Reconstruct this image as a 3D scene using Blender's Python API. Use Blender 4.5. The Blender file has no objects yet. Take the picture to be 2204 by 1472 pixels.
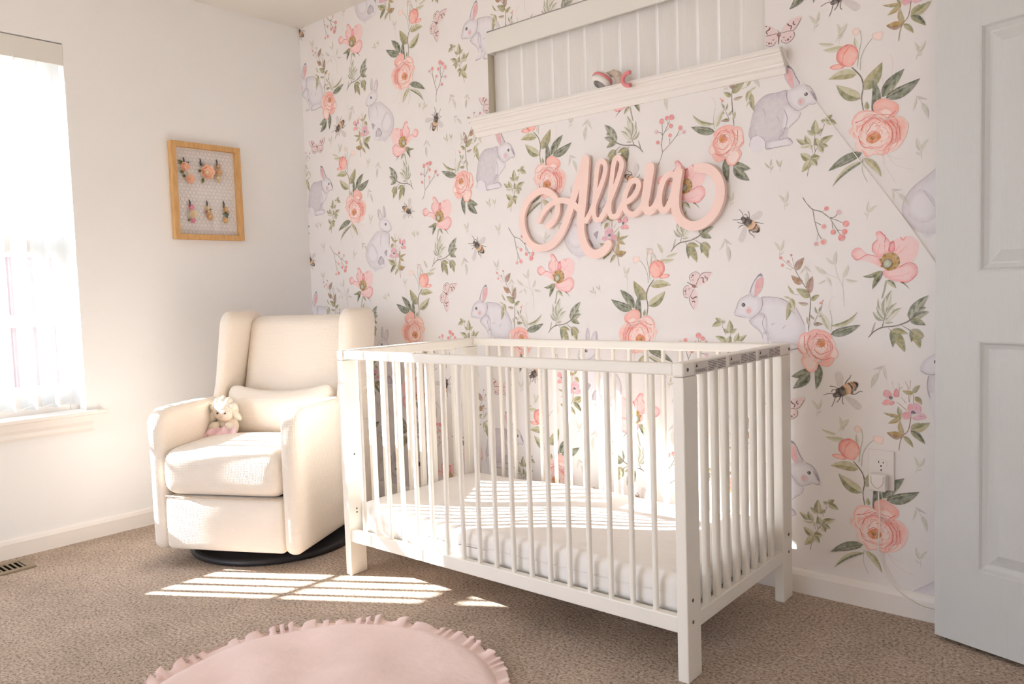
import bpy, bmesh, math, random, json
from mathutils import Vector, Matrix
random.seed(7)
SC = bpy.context.scene
COLL = SC.collection
# ------------------------------------------------------------------ camera
cam_d = bpy.data.cameras.new('camera'); cam = bpy.data.objects.new('camera', cam_d); COLL.objects.link(cam)
CAM = (3.51728, -2.44575, 0.98721)
YAW, PITCH, ROLL, FPX = 2.28809, -0.06462, -0.03222, 1699.52666
_f = Vector((math.cos(PITCH)*math.cos(YAW), math.cos(PITCH)*math.sin(YAW), math.sin(PITCH)))
_r = Vector((math.sin(YAW), -math.cos(YAW), 0)); _u = _r.cross(_f)
_r2 = _r*math.cos(ROLL)+_u*math.sin(ROLL); _u2 = -_r*math.sin(ROLL)+_u*math.cos(ROLL)
M = Matrix((_r2, _u2, -_f)).transposed().to_4x4(); M.translation = Vector(CAM)
cam.matrix_world = M
cam_d.sensor_width = 36.0; cam_d.lens = 36.0*FPX/2204.0; cam_d.clip_start = .05
SC.camera = cam
# ------------------------------------------------------------------ light
W = bpy.data.worlds.new('World'); SC.world = W; W.use_nodes = True
_bg = W.node_tree.nodes['Background']; _bg.inputs[0].default_value = (.82, .975, 1.19, 1); _bg.inputs[1].default_value = 4.05
sun_d = bpy.data.lights.new('sun', 'SUN'); sun_d.energy = 26.0; sun_d.angle = math.radians(.6); sun_d.color = (1, .985, .965)
sun = bpy.data.objects.new('sun', sun_d); COLL.objects.link(sun)
SUN_DIR = Vector((1, .622, -.69)).normalized()
sun.rotation_euler = SUN_DIR.to_track_quat('-Z', 'Y').to_euler(); sun.location = (-3, -4, 4)
vs = SC.view_settings; vs.view_transform = 'Standard'; vs.look = 'None'; vs.gamma = 1; vs.exposure = 0.55; vs.use_curve_mapping = False
SC.cycles.use_denoising = True
SC.cycles.max_bounces = 10; SC.cycles.diffuse_bounces = 6; SC.cycles.sample_clamp_indirect = 8

# ------------------------------------------------------------------ materials
def lin(c):
    out = []
    for v in c:
        v /= 255.0
        out.append(v/12.92 if v <= .04045 else ((v+.055)/1.055)**2.4)
    return out
def mat(name, rgb, rough=.6, spec=.3, noise=0, nscale=40, bump=0, bscale=200, metal=0, sheen=0, coord='Object'):
    m = bpy.data.materials.new(name); m.use_nodes = True
    nt = m.node_tree; b = nt.nodes['Principled BSDF']
    c = lin(rgb)+[1]
    b.inputs['Base Color'].default_value = c; b.inputs['Roughness'].default_value = rough
    b.inputs['Specular IOR Level'].default_value = spec; b.inputs['Metallic'].default_value = metal
    if sheen: b.inputs['Sheen Weight'].default_value = sheen
    tc = nt.nodes.new('ShaderNodeTexCoord')
    if noise:
        n = nt.nodes.new('ShaderNodeTexNoise'); n.inputs['Scale'].default_value = nscale; n.inputs['Detail'].default_value = 3
        nt.links.new(tc.outputs[coord], n.inputs['Vector'])
        r = nt.nodes.new('ShaderNodeMapRange'); r.inputs[1].default_value = .3; r.inputs[2].default_value = .7
        r.inputs[3].default_value = 1-noise; r.inputs[4].default_value = 1+noise
        nt.links.new(n.outputs[0], r.inputs[0])
        mx = nt.nodes.new('ShaderNodeVectorMath'); mx.operation = 'SCALE'; mx.inputs[0].default_value = c[:3]
        nt.links.new(r.outputs[0], mx.inputs['Scale']); nt.links.new(mx.outputs[0], b.inputs['Base Color'])
    if bump:
        n2 = nt.nodes.new('ShaderNodeTexNoise'); n2.inputs['Scale'].default_value = bscale; n2.inputs['Detail'].default_value = 2
        nt.links.new(tc.outputs[coord], n2.inputs['Vector'])
        bp = nt.nodes.new('ShaderNodeBump'); bp.inputs['Strength'].default_value = bump; bp.inputs['Distance'].default_value = .004
        nt.links.new(n2.outputs[0], bp.inputs['Height']); nt.links.new(bp.outputs[0], b.inputs['Normal'])
    return m
PAPER = (239, 234, 232)
M_paper = mat('wallpaper_ground', PAPER, .85, .15, noise=.012, nscale=6)
M_wall = mat('wall_paint', (244, 243, 242), .8, .2, bump=.08, bscale=180)
M_ceil = mat('ceiling_paint', (236, 231, 223), .85, .15, bump=.1, bscale=150)
M_trim = mat('white_trim', (240, 234, 228), .4, .4)
M_door = mat('door_paint', (226, 224, 220), .5, .35)
M_crib = mat('crib_white', (244, 239, 230), .35, .45)
M_reveal_shade = mat('reveal_shade_tint', (196, 186, 166), .8, .2)  # tan tone: shading of the left reveal put into its colour
M_glass = bpy.data.materials.new('window_glass'); M_glass.use_nodes = True
_b = M_glass.node_tree.nodes['Principled BSDF']; _b.inputs['Transmission Weight'].default_value = 1; _b.inputs['Roughness'].default_value = 0; _b.inputs['IOR'].default_value = 1.0
_b.inputs['Base Color'].default_value = (1, 1, 1, 1)
# glass that lets the sun straight through: transparent with a faint gloss
nt = M_glass.node_tree; nt.nodes.remove(_b)
_t = nt.nodes.new('ShaderNodeBsdfTransparent'); _g = nt.nodes.new('ShaderNodeBsdfGlossy'); _g.inputs['Roughness'].default_value = .02
_m = nt.nodes.new('ShaderNodeMixShader'); _m.inputs[0].default_value = .05
nt.links.new(_t.outputs[0], _m.inputs[1]); nt.links.new(_g.outputs[0], _m.inputs[2]); nt.links.new(_m.outputs[0], nt.nodes['Material Output'].inputs[0])
def translucent(name, rgb, t):
    m = mat(name, rgb, .5, .3); nt = m.node_tree; b = nt.nodes['Principled BSDF']
    tr = nt.nodes.new('ShaderNodeBsdfTranslucent'); tr.inputs[0].default_value = lin(rgb)+[1]
    mx = nt.nodes.new('ShaderNodeMixShader'); mx.inputs[0].default_value = t
    nt.links.new(b.outputs[0], mx.inputs[1]); nt.links.new(tr.outputs[0], mx.inputs[2]); nt.links.new(mx.outputs[0], nt.nodes['Material Output'].inputs[0])
    return m
M_slat = translucent('vinyl_slat', (236, 236, 234), .14)
M_slat2 = translucent('vinyl_slat_closed', (236, 231, 226), .06)
M_valance = mat('valance_vinyl', (232, 229, 222), .5, .3)

# carpet
M_carpet = bpy.data.materials.new('carpet'); M_carpet.use_nodes = True
nt = M_carpet.node_tree; b = nt.nodes['Principled BSDF']; b.inputs['Roughness'].default_value = .95; b.inputs['Specular IOR Level'].default_value = .05
tc = nt.nodes.new('ShaderNodeTexCoord')
def _noise(scale, detail=2, rough=.5):
    n = nt.nodes.new('ShaderNodeTexNoise'); n.inputs['Scale'].default_value = scale; n.inputs['Detail'].default_value = detail; n.inputs['Roughness'].default_value = rough
    nt.links.new(tc.outputs['Object'], n.inputs['Vector']); return n
n1 = _noise(115, 4, .75); n2 = _noise(5, 3, .6); n3 = _noise(420, 1)
cr = nt.nodes.new('ShaderNodeValToRGB')
for e, (pos, c) in zip((cr.color_ramp.elements[0], cr.color_ramp.elements[1], cr.color_ramp.elements.new(.5)), ((.33, (118, 102, 87)), (.68, (233, 217, 200)), (.5, (192, 172, 154)))):
    e.position = pos; e.color = lin(c)+[1]
nt.links.new(n1.outputs[0], cr.inputs[0])
mr = nt.nodes.new('ShaderNodeMapRange'); mr.inputs[1].default_value = .3; mr.inputs[2].default_value = .7; mr.inputs[3].default_value = .86; mr.inputs[4].default_value = 1.12
nt.links.new(n2.outputs[0], mr.inputs[0])
sc_ = nt.nodes.new('ShaderNodeVectorMath'); sc_.operation = 'SCALE'; nt.links.new(cr.outputs[0], sc_.inputs[0]); nt.links.new(mr.outputs[0], sc_.inputs['Scale'])
nt.links.new(sc_.outputs[0], b.inputs['Base Color'])
bp = nt.nodes.new('ShaderNodeBump'); bp.inputs['Strength'].default_value = .9; bp.inputs['Distance'].default_value = .006
nt.links.new(n1.outputs[0], bp.inputs['Height']); nt.links.new(bp.outputs[0], b.inputs['Normal'])

# ------------------------------------------------------------------ mesh helpers
def link(o, parent=None):
    COLL.objects.link(o)
    if parent is not None: o.parent = parent
    return o
def empty(name, loc=(0, 0, 0), rz=0):
    o = bpy.data.objects.new(name, None); o.location = loc; o.rotation_euler = (0, 0, rz); o.empty_display_size = .05
    return link(o)
def tag(o, label, cat, group=None):
    o['label'] = label; o['category'] = cat
    if group: o['group'] = group
    return o
def struct(o): o['kind'] = 'structure'; return o
def mesh(name, verts, faces, m, parent=None, smooth=False):
    me = bpy.data.meshes.new(name); me.from_pydata([tuple(v) for v in verts], [], faces); me.update()
    if smooth: me.polygons.foreach_set('use_smooth', [True]*len(me.polygons))
    if m: me.materials.append(m)
    return link(bpy.data.objects.new(name, me), parent)
def share(name, src, parent=None, loc=None):
    o = bpy.data.objects.new(name, src.data); link(o, parent)
    if loc is not None: o.location = loc
    return o
class MB:
    def __init__(s): s.v = []; s.f = []
    def add(s, v, f):
        k = len(s.v); s.v += [tuple(p) for p in v]; s.f += [tuple(i+k for i in q) for q in f]; return s
    def box(s, x0, x1, y0, y1, z0, z1):
        return s.add([(x0,y0,z0),(x1,y0,z0),(x1,y1,z0),(x0,y1,z0),(x0,y0,z1),(x1,y0,z1),(x1,y1,z1),(x0,y1,z1)],
                     [(3,2,1,0),(4,5,6,7),(0,1,5,4),(1,2,6,5),(2,3,7,6),(3,0,4,7)])
    def prism(s, pts, axis, a, b):
        n = len(pts); k = len(s.v)
        def pt(p, t): return (t, p[0], p[1]) if axis == 0 else ((p[0], t, p[1]) if axis == 1 else (p[0], p[1], t))
        v = [pt(p, a) for p in pts]+[pt(p, b) for p in pts]
        f = [tuple(range(n))[::-1], tuple(range(n, 2*n))]+[(i, (i+1) % n, (i+1) % n+n, i+n) for i in range(n)]
        return s.add(v, f)
    def tube(s, pts, r, n=6, cap=True, closed=False, rs=None):
        pts = [Vector(p) for p in pts]; N = len(pts); rings = []
        up = None
        for i, p in enumerate(pts):
            if closed: d = pts[(i+1) % N]-pts[i-1]
            else: d = pts[min(i+1, N-1)]-pts[max(i-1, 0)]
            d.normalize()
            if up is None:
                up = Vector((0, 0, 1)) if abs(d.z) < .9 else Vector((1, 0, 0))
            a = d.cross(up)
            if a.length < 1e-6: a = d.cross(Vector((0, 1, 0)))
            a.normalize(); bb = a.cross(d).normalized(); up = bb
            rr = rs[i] if rs else r
            rings.append([p+a*math.cos(2*math.pi*j/n)*rr+bb*math.sin(2*math.pi*j/n)*rr for j in range(n)])
        v = [q for R in rings for q in R]; f = []
        for i in range(N if closed else N-1):
            for j in range(n):
                i2 = (i+1) % N; f.append((i*n+j, i*n+(j+1) % n, i2*n+(j+1) % n, i2*n+j))
        if cap and not closed: f += [tuple(range(n))[::-1], tuple(range((N-1)*n, N*n))]
        return s.add(v, f)
    def lathe(s, prof, n=20, M=None):
        v = []; f = []
        for (r, z) in prof:
            for j in range(n):
                a = 2*math.pi*j/n; v.append(Vector((r*math.cos(a), r*math.sin(a), z)))
        for i in range(len(prof)-1):
            for j in range(n): f.append((i*n+j, i*n+(j+1) % n, (i+1)*n+(j+1) % n, (i+1)*n+j))
        if prof[0][0] > 1e-5: f.append(tuple(range(n))[::-1])
        if prof[-1][0] > 1e-5: f.append(tuple(range((len(prof)-1)*n, len(prof)*n)))
        if M is not None: v = [M @ p for p in v]
        return s.add(v, f)
    def obj(s, name, m, parent=None, smooth=False, bevel=0, seg=2):
        o = mesh(name, s.v, s.f, m, parent, smooth)
        if bevel or True:
            bm = bmesh.new(); bm.from_mesh(o.data)
            if bevel:
                es = [e for e in bm.edges if len(e.link_faces) == 2 and e.calc_face_angle(0) > .5]
                bmesh.ops.bevel(bm, geom=es, offset=bevel, segments=seg, profile=.5, affect='EDGES', clamp_overlap=True)
            bmesh.ops.recalc_face_normals(bm, faces=bm.faces[:])
            bm.to_mesh(o.data); bm.free()
        return o
def bx(name, m, parent, x0, x1, y0, y1, z0, z1, bevel=.003, seg=2):
    return MB().box(x0, x1, y0, y1, z0, z1).obj(name, m, parent, bevel=bevel, seg=seg)
def soft(name, m, parent, c, h, r, n=12, fn=None, M=None):
    """rounded box: centre c, half sizes h, corner radius r; fn deforms each point"""
    verts = {}; V = []; F = []
    def g(t):
        return t
    def vid(i, j, k):
        key = (i, j, k)
        if key not in verts:
            q = []
            for t, hh in zip(key, h):
                s_ = 2*t/n-1
                e = min(.999, r/hh); 
                # concentrate samples in the rounded rim
                a = abs(s_); sg = 1 if s_ >= 0 else -1
                a = a/.6*(1-e) if a <= .6 else (1-e)+(a-.6)/.4*e
                q.append(sg*a*hh)
            q = Vector(q); inn = Vector([max(-(hh-r), min(hh-r, x)) for x, hh in zip(q, h)])
            d = q-inn
            if d.length > 1e-9:
                # cube-surface to sphere direction
                d = inn+d.normalized()*r
            else: d = q
            d = d+Vector(c)
            if fn: d = Vector(fn(d.x, d.y, d.z))
            if M is not None: d = M @ d
            verts[key] = len(V); V.append(d)
        return verts[key]
    for a in range(3):
        b_, c_ = (a+1) % 3, (a+2) % 3
        for side in (0, n):
            for i in range(n):
                for j in range(n):
                    def K(p, q):
                        k = [0, 0, 0]; k[a] = side; k[b_] = p; k[c_] = q; return vid(*k)
                    fq = (K(i, j), K(i+1, j), K(i+1, j+1), K(i, j+1))
                    F.append(fq if side else fq[::-1])
    return mesh(name, V, F, m, parent, smooth=True)
def ball(name, m, parent, c, rad, n=16, k=10, M=None):
    rad = Vector(rad) if hasattr(rad, '__len__') else Vector((rad,)*3)
    v = []; f = []
    for i in range(1, k):
        th = math.pi*i/k
        for j in range(n):
            ph = 2*math.pi*j/n; v.append(Vector((rad.x*math.sin(th)*math.cos(ph), rad.y*math.sin(th)*math.sin(ph), rad.z*math.cos(th))))
    v.append(Vector((0, 0, rad.z))); v.append(Vector((0, 0, -rad.z)))
    for i in range(k-2):
        for j in range(n): f.append((i*n+j, (i+1)*n+j, (i+1)*n+(j+1) % n, i*n+(j+1) % n))
    T, B = len(v)-2, len(v)-1
    for j in range(n): f.append((T, j, (j+1) % n)); f.append((B, (k-2)*n+(j+1) % n, (k-2)*n+j))
    if M is not None: v = [M @ p for p in v]
    v = [p+Vector(c) for p in v]
    return mesh(name, v, f, m, parent, smooth=True)
def crom(pts, n=6, closed=False):
    """Catmull-Rom through pts"""
    P = [Vector(p) for p in pts]; N = len(P); out = []
    for i in range(N if closed else N-1):
        p1, p2 = P[i], P[(i+1) % N]
        p0 = P[i-1] if (closed or i > 0) else p1*2-p2
        p3 = P[(i+2) % N] if (closed or i+2 < N) else p2*2-p1
        for k in range(n):
            t = k/n
            out.append(.5*((2*p1)+(p2-p0)*t+(2*p0-5*p1+4*p2-p3)*t*t+(3*p1-p0-3*p2+p3)*t**3))
    if not closed: out.append(P[-1])
    return out

# ------------------------------------------------------------------ room shell
CEIL = 2.36448; RX = 4.3; RY = -5.2
floor = struct(mesh('floor', [(-.12, RY, 0), (RX+.1, RY, 0), (RX+.1, .12, 0), (-.12, .12, 0)], [(0, 1, 2, 3)], M_carpet))
ceiling = struct(MB().box(-.12, RX+.1, RY, .12, CEIL, CEIL+.1).obj('ceiling', M_ceil))
LY0, LY1, LZ0, LZ1 = -1.93, -1.143, .54, 2.052       # side window opening
BX0, BX1, BZ0, BZ1 = 1.300, 2.478, 1.700, 2.046      # transom opening
def holed(name, m, axis, a0, a1, h0, h1, z0, z1, t0, t1):
    w = MB()
    for (p0, p1, q0, q1) in ((a0, h0, 0, CEIL), (h1, a1, 0, CEIL), (h0, h1, 0, z0), (h0, h1, z1, CEIL)):
        if axis == 1: w.box(t0, t1, p0, p1, q0, q1)
        else: w.box(p0, p1, t0, t1, q0, q1)
    return struct(w.obj(name, m))
# ground and a neighbour's fence outside the side window
M_ground = mat('outside_ground', (150, 146, 138), .9, .1, noise=.15, nscale=3)
struct(mesh('ground', [(-30, -30, -.35), (40, -30, -.35), (40, 30, -.35), (-30, 30, -.35)], [(0, 1, 2, 3)], M_ground))
M_fence = mat('fence_stain', (132, 112, 108), .7, .2, noise=.08, nscale=5)
fence = tag(empty('garden_fence', (-7, 1.4, -.35)), 'pinkish board fence outdoors, glimpsed between the slats of the side window', 'fence')
fb = None
for i in range(30):
    if fb is None: fb = MB().box(-.01, .01, 0, .138, .05, 1.92).obj('board', M_fence, fence); o = fb
    else: o = share('board', fb, fence)
    o.location = (0, -1.6+i*.145, 0)
M_frail = mat('fence_rail_paint', (176, 172, 168), .6, .3)
for z in (.3, 1.15, 1.93): MB().box(-.04, .03, -1.62, 2.78, z, z+.09).obj('rail', M_frail, fence)
for y in (-1.6, .55, 2.7): MB().box(-.06, .05, y, y+.1, 0, 2.08).obj('post', M_frail, fence)
wall_left = holed('wall_left', M_wall, 1, RY, .12, LY0, LY1, LZ0, LZ1, -.12, 0)
wall_back = holed('wall_back', M_paper, 0, 0, RX+.1, BX0, BX1, BZ0, BZ1, 0, .12)
wall_right = struct(MB().box(RX, RX+.1, RY, 0, 0, CEIL).obj('wall_right', M_wall))
wall_rear = struct(MB().box(1.7, RX, RY-.1, RY, 0, CEIL).box(0, 1.7, RY-.1, RY, 2.1, CEIL).obj('wall_rear', M_wall))  # unseen; the opening beside it is added to let sky light in
bb_prof = [(0, 0), (-.013, 0), (-.013, .058), (-.009, .070), (-.004, .076), (0, .076)]
struct(MB().prism(bb_prof, 0, 0.013, RX).obj('baseboard_back', M_trim))
struct(MB().prism([(-a, z) for a, z in bb_prof], 1, RY, 0).obj('baseboard_left', M_trim))
# ------------------------------------------------------------------ side window
def sash_bar(name, parent, m, a): return MB().box(*a).obj(name, m, parent, bevel=.003)
win1 = struct(empty('window_1', (0, 0, 0)))
gx0, gx1 = -.115, -.075
for a in ((gx0, gx1, LY0, LY0+.035, LZ0, LZ1), (gx0, gx1, LY1-.035, LY1, LZ0, LZ1), (gx0, gx1, LY0+.035, LY1-.035, LZ0, LZ0+.03), (gx0, gx1, LY0+.035, LY1-.035, LZ1-.03, LZ1)):
    sash_bar('window_frame', win1, M_trim, a)
iy0, iy1 = LY0+.035, LY1-.035
for z0, z1, nm in ((.572, .632, 'bottom_rail'), (1.205, 1.272, 'meeting_rail'), (1.975, 2.02, 'top_rail')): sash_bar(nm, win1, M_trim, (-.108, -.082, iy0, iy1, z0, z1))
for z0 in (.903, 1.615): sash_bar('muntin', win1, M_trim, (-.1, -.088, iy0, iy1, z0, z0+.02))
MB().box(-.096, -.093, iy0, iy1, .63, 1.205).obj('glass_pane', M_glass, win1)
MB().box(-.096, -.093, iy0, iy1, 1.27, 1.98).obj('glass_pane', M_glass, win1)
bx('window_sill', M_trim, win1, -.07, .046, LY0-.075, LY1+.07, LZ0-.012, LZ0+.006, .006, 3)
MB().prism([(.001, .458), (.012, .458), (.016, .47), (.013, .485), (.02, .50), (.024, .528), (.001, .528)], 1, LY0-.045, LY1+.018).obj('apron', M_trim, win1)

def slat_mesh(name, m, h, w=.089, bow=.007, t=.0012):
    """one vertical louvre, plane along local x, hanging down from z=0, gently bowed"""
    n = 6; V = []; F = []
    for i in range(n+1):
        s_ = i/n-.5; x = s_*w; y = bow*(1-4*s_*s_)
        for dy in (0, t):
            V.append((x, y+dy, 0)); V.append((x, y+dy, -h))
    for i in range(n):
        a = i*4; b = a+4
        F += [(a, a+1, b+1, b), (a+2, b+2, b+3, a+3), (a, b, b+2, a+2), (a+1, a+3, b+3, b+1)]
    F += [(0, 2, 3, 1), (n*4, n*4+1, n*4+3, n*4+2)]
    o = mesh(name, V, F, m, None, smooth=False)
    return o
blind1 = tag(empty('vertical_blind', (-.034, 0, 0)), 'open white vertical blind glowing with sunlight in the side window', 'blind')
bx('valance', M_valance, blind1, .022, .036, LY0+.004, LY1-.001, 1.962, LZ1-.006, .001)
bx('valance_return', M_valance, blind1, -.03, .022, LY1-.007, LY1-.001, 1.962, LZ1-.006, .001)
bx('head_rail', M_trim, blind1, -.02, .018, LY0+.006, LY1-.012, 1.985, 2.03, .002)
s0 = None
for i in range(10):
    y = LY1-.048-i*.0765
    if s0 is None: s0 = slat_mesh('slat', M_slat, 1.40); s0.parent = blind1; o = s0
    else: o = share('slat', s0, blind1)
    o.location = (0, y, 1.972); o.rotation_euler = (0, 0, math.radians((34, 27, 22, 20, 19, 20, 18, 19, 18, 20)[i]))
for i in range(9):
    y = LY1-.048-i*.0765
    MB().tube([(.006, y, .585), (.012, y-.038, .576), (.006, y-.0765, .585)], .0011, 5).obj('link_chain', M_trim, blind1)
# ------------------------------------------------------------------ transom window
win2 = struct(empty('window_2', (0, 0, 0)))
for a in ((BX0, BX0+.03, .082, .118, BZ0, BZ1), (BX1-.03, BX1, .082, .118, BZ0, BZ1), (BX0+.03, BX1-.03, .082, .118, BZ0, BZ0+.03), (BX0+.03, BX1-.03, .082, .118, BZ1-.03, BZ1), (1.87, 1.905, .085, .115, BZ0+.03, BZ1-.03)):
    sash_bar('window_frame', win2, M_trim, a)
for a, b in ((BX0+.03, 1.87), (1.905, BX1-.03)): MB().box(a, b, .099, .102, BZ0+.03, BZ1-.03).obj('glass_pane', M_glass, win2)
for a in ((BX0, BX0+.002), (BX1-.002, BX1)): MB().box(a[0], a[1], .001, .082, BZ0, BZ1).obj('reveal', M_reveal_shade if a[0] < 2 else M_trim, win2)
ledge_prof = [(.08, 1.700), (-.056, 1.700), (-.058, 1.692), (-.055, 1.686), (-.048, 1.684), (-.047, 1.679), (-.038, 1.672), (-.030, 1.660), (-.026, 1.657), (-.025, 1.650), (-.016, 1.645), (-.012, 1.634), (-.008, 1.628), (.0, 1.628)]
tag_l = MB().prism([(y, z) for y, z in ledge_prof if y <= 0.0]+[(0, 1.700)], 0, 1.232, 2.545).obj('window_ledge', M_trim, win2)
MB().box(BX0, BX1, 0, .082, BZ0-.01, BZ0+.0005).obj('sill_board', M_trim, win2)
blind2 = tag(empty('vertical_blind', (0, .05, 0)), 'closed pale vertical blind in the short high window above the crib', 'blind')
bx('valance', M_valance, blind2, BX0+.004, BX1-.002, -.058, -.048, 1.955, BZ1-.008, .001)
bx('valance_return', M_valance, blind2, BX0+.004, BX0+.010, -.048, 0, 1.955, BZ1-.008, .001)
bx('head_rail', M_trim, blind2, BX0+.01, BX1-.01, -.02, .02, 1.99, 2.03, .002)
s1 = None
for i in range(15):
    x = BX0+.047+i*.0775
    if s1 is None: s1 = slat_mesh('slat', M_slat2, .278, w=.097, bow=-.009); s1.parent = blind2; o = s1
    else: o = share('slat', s1, blind2)
    o.location = (x, -.004, 1.988); o.rotation_euler = (0, 0, math.radians(9+random.uniform(-1.2, 1.2)))
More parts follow.
